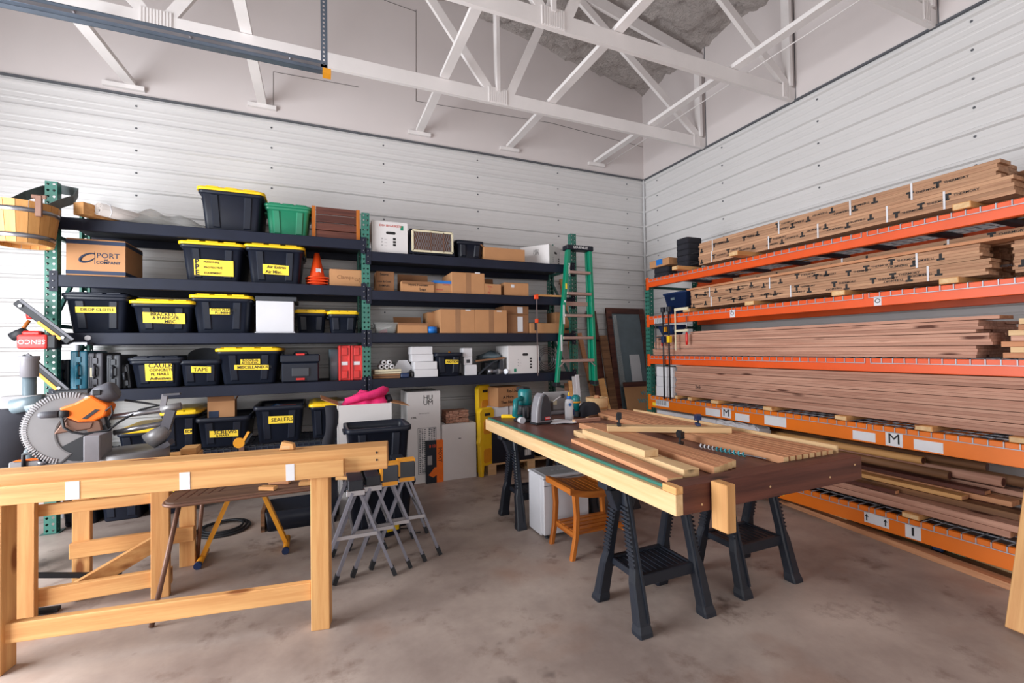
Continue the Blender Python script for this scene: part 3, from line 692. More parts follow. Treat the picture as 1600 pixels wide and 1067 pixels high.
for i, (a_, b_) in enumerate(((530, 547), (549, 566))):
    cx, wd, h = slot(a_, b_, 540, LZ[3], 4.95)
    t_ = thing('parts_organiser', ['red upright parts organiser left of its twin', 'red upright parts organiser next to the centre post'][i], 'organiser', (cx, 4.95, LZ[3]), 0, 'red parts organisers')
    MB().box(-wd/2, wd/2, 0.012, .38, 0, h).build('body', 'red', t_, bevel=0.006)
    MB().box(-wd/2-.004, -wd/2+.016, 0, .385, 0, h).build('rim', 'red', t_, bevel=0.004); MB().box(wd/2-.016, wd/2+.004, 0, .385, 0, h).build('rim', 'red', t_, bevel=0.004)
    for z in (.06, h-.06): MB().box(-wd*.25, wd*.25, -0.006, 0.014, z-.04, z+.04).build('latch', 'red', t_, bevel=0.004)
    decal(t_, 'sticker', 'paper', -wd*.28, wd*.28, h*.44, h*.54, 0.010)
# ---- left bay, bottom level on the wire deck
for px0, px1, pyt, lid, lab, tp, yf in (
    (180, 245, 668, 'yellow', 'black tote with yellow lid hidden behind the mitre saw', None, 4.97),
    (250, 309, 640, 'yellow', 'black tote with crooked yellow lid right of the mitre saw', [((0.12, 0.34, 0.42, 0.56), [('SCR', 0.03, 0.1)])], 4.98),
    (304, 391, 652, None, 'open black tote labelled screws with a carton standing in it', [((-0.26, 0.28, 0.34, 0.56), [('SCREWS', 0.044, 0.14), ('& NAILS', 0.026, 0.22)])], 4.93),
    (395, 476, 634, None, 'open black tote labelled sealers filled with packets', [((-0.22, 0.28, 0.52, 0.72), [('SEALERS', 0.046, 0.1)])], 4.93),
    (484, 536, 628, 'yellow', 'black tote with yellow lid half hidden by the pink jacket carton', [((0.10, 0.4, 0.52, 0.72), [('TIE', 0.04, 0.1)])], 4.95)):
    tote(lab, px0, px1, pyt, LZ[4]+.006, yf, 0.6, lid, tp)
def T(lbl): return [o for o in bpy.data.objects if o.get('label') == lbl][0]
tl = T('open black tote labelled screws with a carton standing in it').location
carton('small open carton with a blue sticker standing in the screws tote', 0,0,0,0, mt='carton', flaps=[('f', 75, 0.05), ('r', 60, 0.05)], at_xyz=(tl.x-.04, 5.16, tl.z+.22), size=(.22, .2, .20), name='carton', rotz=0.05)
c_ = T('small open carton with a blue sticker standing in the screws tote'); decal(c_, 'sticker', 'ink_blue', -.10, -.02, .015, .11, -.1012)
tl = T('open black tote labelled sealers filled with packets').location
for i, (dx, dy, dz, mt, lb) in enumerate(((-.09, -.1, .27, 'paper', 'white packet lying in the sealers tote'), (.06, -.08, .29, 'ink_red', 'red and white packet lying in the sealers tote'), (-.02, .06, .28, 'blue', 'blue packet lying in the sealers tote'))):
    t_ = thing('packet', lb, 'packet', (tl.x+dx, tl.y+dy, tl.z+dz)); t_.rotation_euler = (R_(12), R_(-8+8*i), R_(20-25*i))
    mb = MB(); mb.loft([rrect(.15, .10, .01, 0), rrect(.16, .11, .02, .02), rrect(.15, .10, .01, .04)]); mb.build('pouch', mt, t_); MB().box(-.05, .05, -.03, .03, .04, .042).build('label', 'paper' if mt != 'paper' else 'blue', t_)
# spring clamp gripping the lowest beam
p = at(377, 690, 'y', 4.84)
t_ = thing('hand_clamp', 'brown and amber hand clamp gripping the lowest rack beam', 'clamp', (p.x, 4.868, LZ[4]-.05))
MB().box(-.022, .022, -.012, .012, -.12, .10).build('jaw', 'brown_steel', t_, bevel=.004)
MB().lathe([(.045, -.014), (.05, 0), (.045, .014)], 16, Matrix.Translation((-.02, 0, .10)) @ Matrix.Rotation(R_(90), 4, 'X')).build('dial', 'amber', t_)
MB().bar((0, 0, .09), (.06, -.01, .20), .02, .022).build('handle', 'amber', t_); MB().bar((.02, 0, .08), (.085, .0, .18), .02, .018).build('handle', 'black_rubber', t_)
# floor under the left bay
for i, (px0, px1, pyt, lab) in enumerate(((88, 150, 742, 'black tote on the floor next to the left post foot'), (150, 222, 742, 'black tote on the floor, second from the left post'), (222, 300, 742, 'black tote on the floor under the rack with a yellow rags label'))):
    tote(lab, px0, px1, pyt, 0.0, 4.98, 0.6, None if i == 0 else 'black_plastic', [((-0.1, 0.42, 0.62, 0.8), [('RAGS', 0.05, 0.1)])] if i == 2 else None)

# ---- right bay, top level
w_ = 'carton_white'
t_ = carton('white carton with hand hole and red handwriting at the centre post', 581, 637, 346, RZ[0], 4.95, 0.4, w_, prints=(('EXH III GASKETS', -.30, .86, .032, 'ink_red'), ('o  ....', -.25, .46, .03, 'print_grey'), ('o  ....', -.25, .36, .03, 'print_grey'), ('o  ....', -.25, .26, .03, 'print_grey')), holes=((0.02, .64, .10, .03),), group='white cartons')
for k in range(3): decal(t_, 'printed_block', 'ink', .03, .06, .085+.032*k, .108+.032*k, -.2005)
decal(t_, 'green_sticker', 'ladder_green', .11, .14, .26, .31, -.2005)
cx, wd, h = slot(640, 710, 358, RZ[0], 4.95)
t_ = thing('heater', 'black portable heater with wire mesh front on the top shelf', 'heater', (cx, 4.95, RZ[0]))
mb = MB()
prof = lambda k, y: [Vector((-wd/2*k, y, .02)), Vector((wd/2*k, y, .02)), Vector((wd/2*k*.94, y+.05, h)), Vector((-wd/2*k*.94, y+.05, h))]
mb.loft([prof(1, 0), prof(1, .34), ], smooth=False); mb.build('housing', 'black_beam', t_)
MB().box(-wd/2+.04, wd/2-.04, -.006, .05, .055, h-.045).build('reflector', 'brown_steel', t_)
fr = MB(); x0, x1, z0, z1 = -wd/2+.03, wd/2-.03, .05, h-.035
for a_, b_ in (((x0,z0),(x1,z0)), ((x0,z1),(x1,z1)), ((x0,z0),(x0,z1)), ((x1,z0),(x1,z1))): fr.bar((a_[0], -.012, a_[1]), (b_[0], -.012, b_[1]), .02, .02)
fr.build('frame', 'cream', t_)
gr = MB()
for i in range(18): gr.bar((x0+(x1-x0)*i/17, -.014, z0), (x0+(x1-x0)*min(17, i+3)/17, -.014, z1), .003, .004); gr.bar((x0+(x1-x0)*min(17, i+3)/17, -.016, z0), (x0+(x1-x0)*i/17, -.016, z1), .003, .004)
gr.build('wire_mesh', 'steel', t_)
for x in (x0+(x1-x0)*.45, x0+(x1-x0)*.78): MB().box(x-.004, x+.004, -.022, -.016, z0, z1).build('guard_bar', 'brown_steel', t_)
for x in (-wd/2+.03, wd/2-.05): MB().box(x, x+.02, .01, .33, 0, .02).build('foot', 'black_rubber', t_)
t_ = tote('small open black tote holding a carton on the top shelf', 713, 757, 376, RZ[0], 4.95, .35, None)
carton('small carton sitting inside the open black top-shelf tote', 0,0,0,0, at_xyz=(t_.location.x-.03, 5.12, RZ[0]+.05), size=(.2, .18, .18))
MB().tube([(.14, -.1, .16), (.20, -.1, .15), (.20, -.1, .09), (.15, -.1, .07)], .008, 6).build('hanging_handle', 'black_plastic', t_)
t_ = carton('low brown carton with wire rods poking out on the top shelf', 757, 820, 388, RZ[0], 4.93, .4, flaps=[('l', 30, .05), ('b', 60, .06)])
for i in range(5):
    q = thing('wire_rod', ['leftmost', 'second', 'middle', 'fourth', 'rightmost'][i] + ' thin wire rod poking out of the low top-shelf carton', 'rod', (t_.location.x-.12+.06*i, 5.12+.02*(i%2), RZ[0]+.01), 0, 'wire rods in the low carton'); q.rotation_euler = (R_(10), R_(50+4*i), R_(10*i))
    MB().tube([(0,0,0), (0,0,.28)], .003, 5).build('shaft', 'steel', q); MB().lathe([(.005, .28), (.005, .286)], 6).build('tip', 'steel', q)
t_ = carton('white carton turned cornerwise with black logo at the ladder', 0,0,0,0, mt=w_, rotz=R_(38), at_xyz=(at(846, 400, 'y', 5.2).x, 5.22, RZ[0]), size=(.36, .40, .26), holes=((.05, .68, .08, .028),), prints=(('o ..', -.2, .42, .026, 'print_grey'), ('o ..', -.2, .32, .026, 'print_grey'), ('o ..', -.2, .22, .026, 'print_grey')), group='white cartons')
for k in range(3): decal(t_, 'printed_block', 'ink', .10, .13, .045+.03*k, .067+.03*k, -.2005)
for s, z in (('HU', .19), ('UM', .155)): text(s, .05, 'ink', t_, (-.1815, -.02, z), (0, -1, 0), align='CENTER')
# ---- right bay, second level
carton('tall dark brown carton with handwriting near the centre post', 588, 616, 424, RZ[1], 5.0, .25, 'carton_dark', prints=(('Seams', -.3, .85, .035, 'ink'), ('Hot & Cold', -.42, .5, .028, 'ink'), ('SAMPLES', -.35, .3, .028, 'ink')))
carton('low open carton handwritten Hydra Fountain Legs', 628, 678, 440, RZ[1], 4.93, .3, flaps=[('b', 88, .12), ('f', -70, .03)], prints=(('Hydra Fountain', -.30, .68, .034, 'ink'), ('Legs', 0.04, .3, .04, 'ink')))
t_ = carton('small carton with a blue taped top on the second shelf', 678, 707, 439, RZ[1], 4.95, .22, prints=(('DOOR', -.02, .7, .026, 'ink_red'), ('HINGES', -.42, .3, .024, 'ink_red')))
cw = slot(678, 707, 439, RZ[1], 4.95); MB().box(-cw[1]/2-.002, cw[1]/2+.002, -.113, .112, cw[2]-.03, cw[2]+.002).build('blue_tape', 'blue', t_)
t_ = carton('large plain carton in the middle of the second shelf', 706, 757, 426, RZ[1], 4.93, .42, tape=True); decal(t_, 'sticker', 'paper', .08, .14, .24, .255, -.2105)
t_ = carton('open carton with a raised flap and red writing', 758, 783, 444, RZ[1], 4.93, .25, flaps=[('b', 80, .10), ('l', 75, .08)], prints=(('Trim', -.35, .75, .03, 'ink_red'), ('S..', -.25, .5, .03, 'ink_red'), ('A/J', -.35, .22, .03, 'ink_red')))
t_ = carton('plain square carton at the right of the second shelf', 788, 826, 442, RZ[1], 4.95, .3); decal(t_, 'sticker', 'paper', -.07, -.03, .10, .135, -.1505)
t_ = thing('thin_board', 'thin pale board lying on the second shelf behind the ladder', 'board', (at(858, 462, 'y', 4.92).x, 4.9, RZ[1]+.002)); MB().box(-.16, .18, 0, .3, 0, .022).build('board', 'pine', t_); MB().box(-.165, -.155, .0, .3, -.0, .024).build('end_strip', 'cone_orange', t_)
# ---- right bay, third level
t_ = thing('clear_tub', 'clear plastic tub of oddments on the third shelf', 'tub', (at(603, 512, 'y', 4.95).x, 4.93, RZ[2]))
mb = MB(); mb.loft([rrect(.2, .16, .02, 0, cy=.1), rrect(.24, .2, .02, .1, cy=.1), rrect(.225, .185, .02, .1, cy=.1), rrect(.19, .15, .02, .006, cy=.1)]); mb.build('body', 'clear_plastic', t_)
MB().box(-.125, .125, -.005, .205, .1, .112).build('lid', 'clear_plastic', t_, bevel=.003)
MB().bar((-.09, .05, .03), (.06, .05, .075), .014, .014).build('marker', 'paper', t_); MB().box(-.06, .02, .08, .14, .01, .05).build('sponge', 'pink', t_)
carton('low open carton with a raised dark flap on the third shelf', 622, 668, 505, RZ[2], 4.93, .3, flaps=[('b', 60, .10), ('f', -86, .02)])
t_ = thing('tape_roll', 'blue tape roll beside the large third-shelf carton', 'tape roll', (at(676, 512, 'y', 4.93).x, 4.97, RZ[2])); MB().lathe([(.03, 0), (.058, 0), (.058, .07), (.03, .07), (.03, 0)], 24, caps=False).build('roll', 'blue', t_); MB().lathe([(.026, 0), (.03, 0), (.03, .07), (.026, .07)], 20, caps=False).build('core', 'carton', t_)
t_ = carton('large taped carton left of its twin on the third shelf', 688, 742, 483, RZ[2], 4.92, .45, tape=True); decal(t_, 'sticker', 'paper', .09, .15, .255, .268, -.2255)
t_ = carton('large taped carton right of its twin on the third shelf', 742.5, 792, 484, RZ[2], 4.92, .42, tape=True); decal(t_, 'sticker', 'paper', .07, .13, .25, .262, -.2105)
carton('plain carton behind the large twins on the third shelf', 668, 690, 488, RZ[2], 5.2, .25)
zz = RZ[2]
for k, (a_, b_, tp, lb) in enumerate(((793, 826, 491, 'brown carton with white papers at the bottom of its pair'),)):
    t_ = carton(lb, a_, b_, tp, zz, 4.97, .3, 'carton_dark'); decal(t_, 'paper_label', 'paper', -.01, .06, .02, .2, -.152)
zt = zz + slot(793, 826, 491, zz, 4.97)[2]
t_ = carton('brown carton with a white paper on top of its pair', 788, 826, 478, zt+.001, 4.99, .3, 'carton_dark'); decal(t_, 'paper_label', 'paper', .01, .08, .012, .09, -.152)
carton('long low open carton beside the ladder on the third shelf', 829, 874, 505, RZ[2], 4.94, .35, flaps=[('b', 25, .07)])
carton('brown carton on the third shelf hidden behind the ladder', 869, 893, 488, RZ[2], 5.12, .25)
# ---- right bay, fourth level
for i, (mt, lb) in enumerate((('carton_dark', 'flat brown carton under the white rolls on the fourth shelf'), ('cream', 'cream book under the white rolls on the fourth shelf'))):
    t_ = thing('flat_pack', lb, 'box', (at(606, 580, 'y', 4.95).x, 5.06, RZ[3]+.048*i), R_(-6+9*i)); MB().box(-.14, .14, -.1, .1, 0, .046).build('body', mt, t_, bevel=.003); MB().box(-.141, .141, -.101, .101, .018, .024).build('seam', 'ink', t_)
for i, (dx, dz) in enumerate(((-.06, 0), (-.005, 0), (.05, 0), (-.033, .046), (.022, .046))):
    t_ = thing('paper_roll', ['lower left', 'lower middle', 'lower right', 'upper left', 'upper right'][i] + ' small white roll lying end-on above the flat pack', 'roll', (at(606, 580, 'y', 4.95).x+dx, 5.06, RZ[3]+.122+dz), 0, 'white rolls on the fourth shelf'); M = Matrix.Rotation(R_(-90), 4, 'X')
    MB().lathe([(.012, -.08), (.026, -.08), (.026, .08), (.012, .08), (.012, -.08)], 14, M, caps=False).build('paper', 'paper', t_); MB().lathe([(.010, -.081), (.012, -.081), (.012, .081), (.010, .081)], 10, M, caps=False).build('core', 'print_grey', t_)
t_ = thing('hexagon_lamp', 'white hexagonal panel standing on the fourth shelf', 'panel', (at(633, 570, 'y', 5.0).x, 5.15, RZ[3]+.10)); hx = [(0.10*math.cos(R_(60*k)), 0.10*math.sin(R_(60*k))) for k in range(6)]; MB().prism(hx, -.03, .03).build('face', 'paper', t_, bevel=.004); MB().box(-.05, .05, -.02, .02, -.10, -.085).build('foot', 'charcoal_plastic', t_)
t_ = thing('blue_tool', 'blue hand tool in front of the hexagonal panel', 'tool', (at(634, 583, 'y', 4.93).x, 4.96, RZ[3])); MB().box(-.05, .04, -.03, .04, 0, .05).build('body', 'navy', t_, bevel=.01); MB().tube([(.02, 0, .04), (.06, 0, .07), (.09, 0, .05), (.1, 0, .01)], .013, 8).build('grip', 'black_rubber', t_)
for i, (a_, b_, tp, zb, yf, lb) in enumerate(((648, 684, 571, None, 4.93, 'bottom white box of the stack beside the black notions tote'), (648, 683, 0, .085, 4.935, 'second white box up in the stack beside the notions tote'), (644, 677, 0, .17, 4.97, 'third white box up in the stack beside the notions tote'), (643, 676, 0, .25, 4.96, 'top white box of the stack beside the notions tote'))):
    x0, x1 = at(a_, 575, 'y', yf).x, at(b_, 575, 'y', yf).x
    carton(lb, 0,0,0,0, mt='paper', at_xyz=((x0+x1)/2, yf+.1, RZ[3]+(zb or 0)), size=(x1-x0, .2, .083), name='white_box', group='white boxes on the fourth shelf', cat='box')
t_ = tote('small open black tote with yellow notions label and tools', 680, 724, 551, RZ[3], 4.93, .36, None, [((-.14, .34, .52, .70), [('NOTIONS', .032, .08)])])
for i, mt in enumerate(('cone_orange', 'black_rubber', 'amber', 'red')):
    q = thing('hand_tool', ['orange handled tool', 'black handled tool', 'amber handled tool', 'red handled tool'][i] + ' poking out of the notions tote', 'hand tool', (t_.location.x-.09+.06*i, 5.10+.03*(i%2), RZ[3]+.18)); q.rotation_euler = (R_(20-12*i), R_(60-25*i), 0)
    MB().lathe([(.010, 0), (.013, .02), (.011, .09), (.006, .10)], 8).build('handle', mt, q); MB().lathe([(.004, .0), (.004, -.07)], 6).build('blade', 'steel', q)
for i, (dx, zb, sz, lb) in enumerate(((0.0, 0, (.14, .15, .12), 'lowest small white box right of the notions tote'), (-.03, .121, (.10, .13, .09), 'middle small white box right of the notions tote'), (-.035, .212, (.11, .13, .10), 'uppermost small white box right of the notions tote'))):
    t_ = carton(lb, 0,0,0,0, mt='paper', at_xyz=(at(733, 570, 'y', 4.95).x+dx+.03, 5.05, RZ[3]+zb), size=sz, name='white_box', group='white boxes on the fourth shelf', cat='box')
    if i == 1: decal(t_, 'print', 'charcoal_plastic', -.02, .02, .02, .06, -.0655)
t_ = thing('tarp', 'crumpled blue-grey sheet lying on the fourth shelf', 'sheet', (at(772, 563, 'y', 5.1).x, 5.22, RZ[3]+.12)); mb = MB(); rings = []
for j in range(7):
    a = j/6; rings.append([Vector(((.02+.16*math.sin(math.pi*a))*math.cos(2*math.pi*i/16)*(1+.2*math.sin(5*i+3*j)), (.02+.12*math.sin(math.pi*a))*math.sin(2*math.pi*i/16)*(1+.2*math.cos(4*i+j)), .15*a+.012*math.sin(7*i))) for i in range(16)])
mb.loft(rings); mb.build('cloth', 'slate', t_); MB().box(-.1, .1, -.07, .07, -.12, .01).build('base_block', 'charcoal_plastic', t_)
t_ = thing('curved_offcut', 'curved wood strip arched across the fourth shelf', 'wood strip', (at(765, 575, 'y', 4.95).x, 4.97, RZ[3])); ribbon([(-.13+.02*k, 0.0, .004+.17*math.sin(math.pi/2*k/15)) for k in range(16)], .06, .006, (0, 1, 0)).build('strip', 'charcoal_plastic', t_); MB().bar((-.15, .05, .16), (.2, .02, .19), .06, .02).build('top_strip', 'brown_board', t_)
MB().box(.13, .17, -.02, .06, 0, .16).build('leg_block', 'charcoal_plastic', t_)
for i, (px, r, mt, lb) in enumerate(((762, .035, 'steel', 'short metal can lying under the curved strip'), (775, .03, 'print_grey', 'grey fitting lying under the curved strip'), (787, .03, 'paper', 'white fitting beside the large white carton'))):
    t_ = thing('pipe_fitting', lb, 'fitting', (at(px+8, 580, 'y', 4.93).x, 4.96, RZ[3]+r), R_(20*i)); M = Matrix.Rotation(R_(90), 4, 'Y'); MB().lathe([(r*.7, -.05), (r, -.05), (r, .0), (r*.8, .004), (r*.8, .05), (r*.6, .05), (r*.6, -.05)], 16, M, caps=False).build('sleeve', mt, t_); MB().lathe([(r*1.0, -.055), (r*1.0, -.045)], 16, M).build('rim', 'steel', t_)
t_ = carton('large white carton with hand hole on the fourth shelf', 794, 842, 540, RZ[3], 4.93, .4, w_, holes=((0.05, .68, .075, .03),), prints=(('o  ...', -.2, .50, .026, 'print_grey'), ('o  ...', -.2, .40, .026, 'print_grey'), ('o  ...', -.2, .30, .026, 'print_grey')), group='white cartons')
for k in range(4): decal(t_, 'printed_block', 'ink', .08, .105, .06+.035*k, .082+.035*k, -.2005)
decal(t_, 'green_sticker', 'ladder_green', -.13, -.10, .02, .06, -.2005)
# wire coil
t_ = thing('wire_coil', 'coiled white cable standing on the shelf behind the ladder', 'cable coil', (at(858, 563, 'y', 5.05).x, 5.10, RZ[3]+.158))
for k, r in enumerate((.15, .125, .10, .075)):
    MB().tube([(r*math.cos(2*math.pi*i/28), .01*k, r*math.sin(2*math.pi*i/28)) for i in range(28)], .006, 6, True).build('loop', 'steel', t_)
MB().box(-.16, -.11, -.02, .03, -.02, .03).build('plug', 'navy', t_); MB().box(-.15, .15, .02, .05, -.156, -.14).build('stand', 'charcoal_plastic', t_)
# long bar clamp hanging in front of the right bay
p = at(838, 470, 'y', 4.87); q = at(839.5, 587, 'y', 4.87)
t_ = thing('bar_clamp', 'long thin bar clamp with orange jaws hanging before the right bay', 'clamp', (p.x, 4.862, q.z))
L = p.z-q.z+.06; MB().box(-.006, .006, -.004, .004, 0, L).build('bar', 'steel', t_); MB().box(-.03, .02, -.014, .014, L-.04, L+.01).build('fixed_jaw', 'cone_orange', t_, bevel=.004); MB().box(-.022, .016, -.014, .014, L*.66, L*.66+.05).build('sliding_jaw', 'cone_orange', t_, bevel=.004); MB().bar((-.02, 0, L*.66), (-.02, 0, L*.66-.09), .016, .016).build('handle', 'black_rubber', t_)
# ---- floor under the right bay
cx, wd, h = slot(636, 689, 612, 0, 4.95)
t_ = carton('tall white carton printed with a heater and black letters', 0,0,0,0, mt=w_, at_xyz=(at(663, 680, 'y', 4.97).x, 4.97+.2, 0), size=(at(689, 680, 'y', 4.97).x-at(637, 680, 'y', 4.97).x, .4, 1.0), group='white cartons')
for s, z in (('HU', .93), ('UM', .875)): text(s, .075, 'ink', t_, (.045, -.2015, z), align='CENTER')
text('STEEL', .022, 'ink', t_, (-.14, -.2015, .72)); text('ELECTRIC HEATER', .014, 'print_grey', t_, (-.06, -.2015, .76))
pr = MB(); px0, px1, pz0, pz1 = -.07, .13, .10, .60
for a_, b_ in (((px0,pz0),(px0,pz1)), ((px1,pz0),(px1,pz1)), ((px0,pz1),(px1,pz1)), ((px0,pz0),(px1,pz0))): pr.bar((a_[0], -.201, a_[1]), (b_[0], -.201, b_[1]), .004, .002, (0,1,0))
rn = random.Random(5)
for r in range(22):
    for c in range(7):
        if c == 3: continue
        x = px0+.014+c*.026; z = pz0+.015+r*.022; pr.box(x, x+.012+rn.random()*.010, -.2018, -.2003, z, z+.009+rn.random()*.006)
pr.build('printed_heater', 'dark_grey', t_)
t_ = thing('tool_carton', 'black and orange power tool carton standing on the floor', 'carton', (at(676, 750, 'z', 0).x, 4.93, 0))
MB().box(-.095, .02, 0, .12, 0, .46).build('body', 'black_plastic', t_); MB().box(.02, .095, 0, .12, 0, .46).build('orange_side', 'tool_orange', t_)
text('MOXY', .06, 'ink', t_, (.06, -.002, .38), (0,0,-1), (1,0,0), sx=.9); text('8 10', .05, 'cone_orange', t_, (-.06, -.002, .40), sx=.8)
mb = MB(); mb.prism([(-.07,.09),(.0,.17),(.07,.16),(.06,.10),(.08,.03),(.05,.03),(.03,.09),(-.02,.06)], -.002, .0); mb.build('tool_picture', 'tool_orange', t_); decal(t_, 'print', 'print_grey', -.08, -.03, .20, .30, 0)
t_ = carton('white carton on the floor under the shingle bundle', 0,0,0,0, mt=w_, at_xyz=(at(718, 700, 'y', 4.95).x, 4.95+.2, 0), size=(at(744, 700, 'y', 4.95).x-at(691, 700, 'y', 4.95).x, .4, .62), group='white cartons')
decal(t_, 'print', 'dark_grey', -.01, .02, .45, .46, -.2005)
sx_ = t_.location.x
b_ = thing('shingle_bundle', 'bundle of reddish wood shims on the white floor carton', 'wood bundle', (sx_-.0, 5.12, .621)); MB().box(-.14, .14, -.11, .11, 0, .006).build('base_strip', 'brown_board', b_)
sh_me = MB().box(-.018, .018, -.1, .1, 0, .012).mesh('shim_me'); rn = random.Random(4)
for r in range(9):
    for c in range(7): shared('shim', sh_me, 'cedar' if (r+c) % 2 else 'redwood', b_, (-.114+.038*c+rn.uniform(-.003,.003), rn.uniform(-.012,.012), .006+r*.0145), (0, rn.uniform(-.08,.08), 0))
# yellow folded plastic stands
for i, (a_, b__, y0, y1, lb) in enumerate((((748, 735), (752, 605), 5.02, 5.15, 'yellow plastic barrier panel standing behind, upper of the two'), ((749, 735), (745, 638), 4.9, 4.95, 'yellow plastic barrier panel standing in front, lower of the two'))):
    p = at(a_[0], a_[1], 'z', 0); t_ = thing('barrier_panel', lb, 'barrier', (p.x+(.05 if i == 0 else -.0), y1, 0), R_(30 if i == 0 else 24), 'yellow barrier panels'); H = 1.03 if i == 0 else .78
    mb = MB(); poly = [(-.10,0),(-.06,0),(-.05,.12),(.05,.12),(.06,0),(.10,0),(.11,H*.45),(.13,H*.5),(.11,H*.58),(.12,H-.04),(.08,H),(-.08,H),(-.12,H-.04),(-.11,H*.58),(-.13,H*.5),(-.11,H*.45)]
    mb.prism(poly, -.03, .03); mb.build('panel', 'yellow', t_, bevel=.008)
    for z in (H*.3, H*.72): MB().loft([[Vector((v.x, -.034, v.y+z)) for v in rrect(.12, H*.2, .03, 0)], [Vector((v.x, -.028, v.y+z)) for v in rrect(.13, H*.21, .03, 0)]]).build('recess', 'amber', t_)
    MB().box(-.04, .04, -.04, .04, H-.09, H-.06).build('grip', 'black_rubber', t_)
# pallet with black cartons and tub
t_ = thing('pallet', 'low wooden pallet under the black carton behind the workbench', 'pallet', (1.80, 4.92, 0), R_(0))
for y in (0.02, .30, .58):
    for x in (.0, .5, .95): MB().box(x, x+.1, y, y+.09, .018, .11).build('block', 'pine_pale', t_)
for y in (0.02, .16, .30, .44, .58): MB().box(-.02, 1.06, y, y+.10, .11, .128).build('deck_board', 'pine_pale', t_)
for x in (0.0, .5, .95): MB().box(x, x+.1, 0.02, .67, 0, .018).build('bottom_board', 'pine_pale', t_)
t_ = carton('black carton with white welcome lettering on the pallet', 0,0,0,0, mt='black_plastic', at_xyz=(2.12, 5.20, .129), size=(.56, .50, .53), group=None, rotz=R_(0), prints=(('Welcome to', -.02, .72, .058, 'white_print'), ('the Cold', -.02, .60, .058, 'white_print'), ('Wellness', -.02, .48, .058, 'white_print'), ('journey starts here', -.02, .39, .028, 'print_grey'), ('with cold water', -.02, .33, .028, 'print_grey')))
for k in range(9): decal(t_, 'barcode_bar', 'white_print', .15+.009*k, .154+.009*k+.002*(k%3), .05, .12, -.2505)
text('Coldwater', .045, 'white_print', t_, (-.25, -.2515, .46)); text('Wellness', .045, 'white_print', t_, (-.25, -.2515, .41))
t_ = tote('small black tote with yellow lid on the pallet behind the sawhorse', 0,0,0,0, lid='yellow', at_xyz=(2.64, 5.14, .129), size=(.40, .34, .24)); decal(t_, 'label', 'print_grey', .03, .09, .05, .17, -.168)
for (x, y, sz, lb, mt) in ((1.97, 5.10, (.22, .24, .11), 'white box on the black carton left of the grey one', 'paper'), (2.22, 5.10, (.24, .22, .11), 'pale grey box on the black carton under the handwritten carton', 'carton_white')):
    carton(lb, 0,0,0,0, mt=mt, at_xyz=(x, y, .661), size=sz, name='white_box', cat='box')
t_ = carton('brown carton handwritten reuse on the white boxes behind the workbench', 0,0,0,0, at_xyz=(2.08, 5.12, .773), size=(.36, .26, .23), rotz=R_(14), prints=(('Re-Use', -.15, .78, .06, 'ink'), ('A More', -.3, .48, .05, 'ink'), ('Than New Video', -.38, .22, .045, 'ink')))
# ================================================================ LUMBER RACK ON THE RIGHT WALL
XR, YA, YB = 3.80, 4.54, 0.85
BZ = [2.293, 1.83, 1.345, 0.85, 0.226]; BH = [0.10, 0.10, 0.10, 0.14, 0.14]
DEP = 0.88
lr = thing('lumber_rack', 'orange beamed lumber rack with green posts along the right wall', 'rack', (XR, YA, 0))
def post2(h):
    mb = MB(); hole_strip(mb, -0.039, 0.039, 0, h, 0.0508, 2, 0.0105, lambda u, v: Vector((0, -u, v)), True)
    for s in (-1, 1): hole_strip(mb, 0, 0.07, 0, h, 0.0508, 1, 0.0075, lambda u, v, s=s: Vector((u, s*0.039, v)))
    me = mb.mesh('lumber_post'); me.materials.append(M_['green_steel']); return me
P2 = post2(2.30)
for y in (0.0, YB-YA):
    shared('post', P2, None, lr, (0, y, 0.004)); shared('post', P2, None, lr, (DEP-.03, y, 0.004), (0, 0, math.pi))
    mb = MB()
    for z in (0.3, 1.0, 1.7, 2.2): mb.bar((.06, y, z), (DEP-.09, y, z), .03, .03)
    for z in (0.32, 1.02): mb.bar((.06, y, z), (DEP-.09, y, z+.62), .025, .025)
    mb.build('post_bracing', 'green_dark', lr)
    mb = MB(); mb.box(-.01, .1, y-.06, y+.06, 0, .006); mb.build('base_plate', 'green_dark', lr)
PAN = [(4.48, 3.27), (3.23, 2.09), (2.05, 0.93)]
for k, (z, h) in enumerate(zip(BZ, BH)):
    mt = 'orange_steel' if k < 3 else 'orange_amber'
    for x in (-0.012, DEP-.10):
        mb = MB(); mb.prism([(x, z-h), (x+.055, z-h), (x+.055, z-.04), (x+.035, z-.04), (x+.035, z), (x, z)] if x < 0 else [(x, z-h), (x+.055, z-h), (x+.055, z), (x+.02, z), (x+.02, z-.04), (x, z-.04)], -0.04, YB-YA+0.04); mb.build('beam', mt, lr, bevel=0.003)
    for y in (-0.045, YB-YA+0.01):
        mb = MB(); mb.box(-0.018, -0.012, y-.01, y+.045, z-h-.03, z+.02); mb.box(-0.018, .03, y+.035, y+.041, z-h-.03, z+.02); mb.build('beam_connector', mt, lr)
    for (ya, yb) in PAN:
        mb = MB(); n = round((ya-yb)/0.0705)
        for i in range(n+1):
            y = ya - (ya-yb)*i/n - YA; mb.box(-.019, -.014, y-.0028, y+.0028, z-.036, z+.006); mb.box(-.019, DEP-.05, y-.0028, y+.0028, z+.001, z+.006)
        for x in (-.019, .12, .24, .36, .48, .60, .72): mb.box(x-.003, x+.003, yb-YA, ya-YA, z-.006 if x > 0 else z-.038, z+.001 if x > 0 else z-.033)
        mb.build('wire_deck', 'wire', lr)
        for y in (ya-.2-YA, (ya+yb)/2-YA, yb+.2-YA):
            mb = MB(); mb.box(.03, DEP-.1, y-.03, y+.03, z-.036, z-.008); mb.build('deck_support', 'wire_dark', lr)
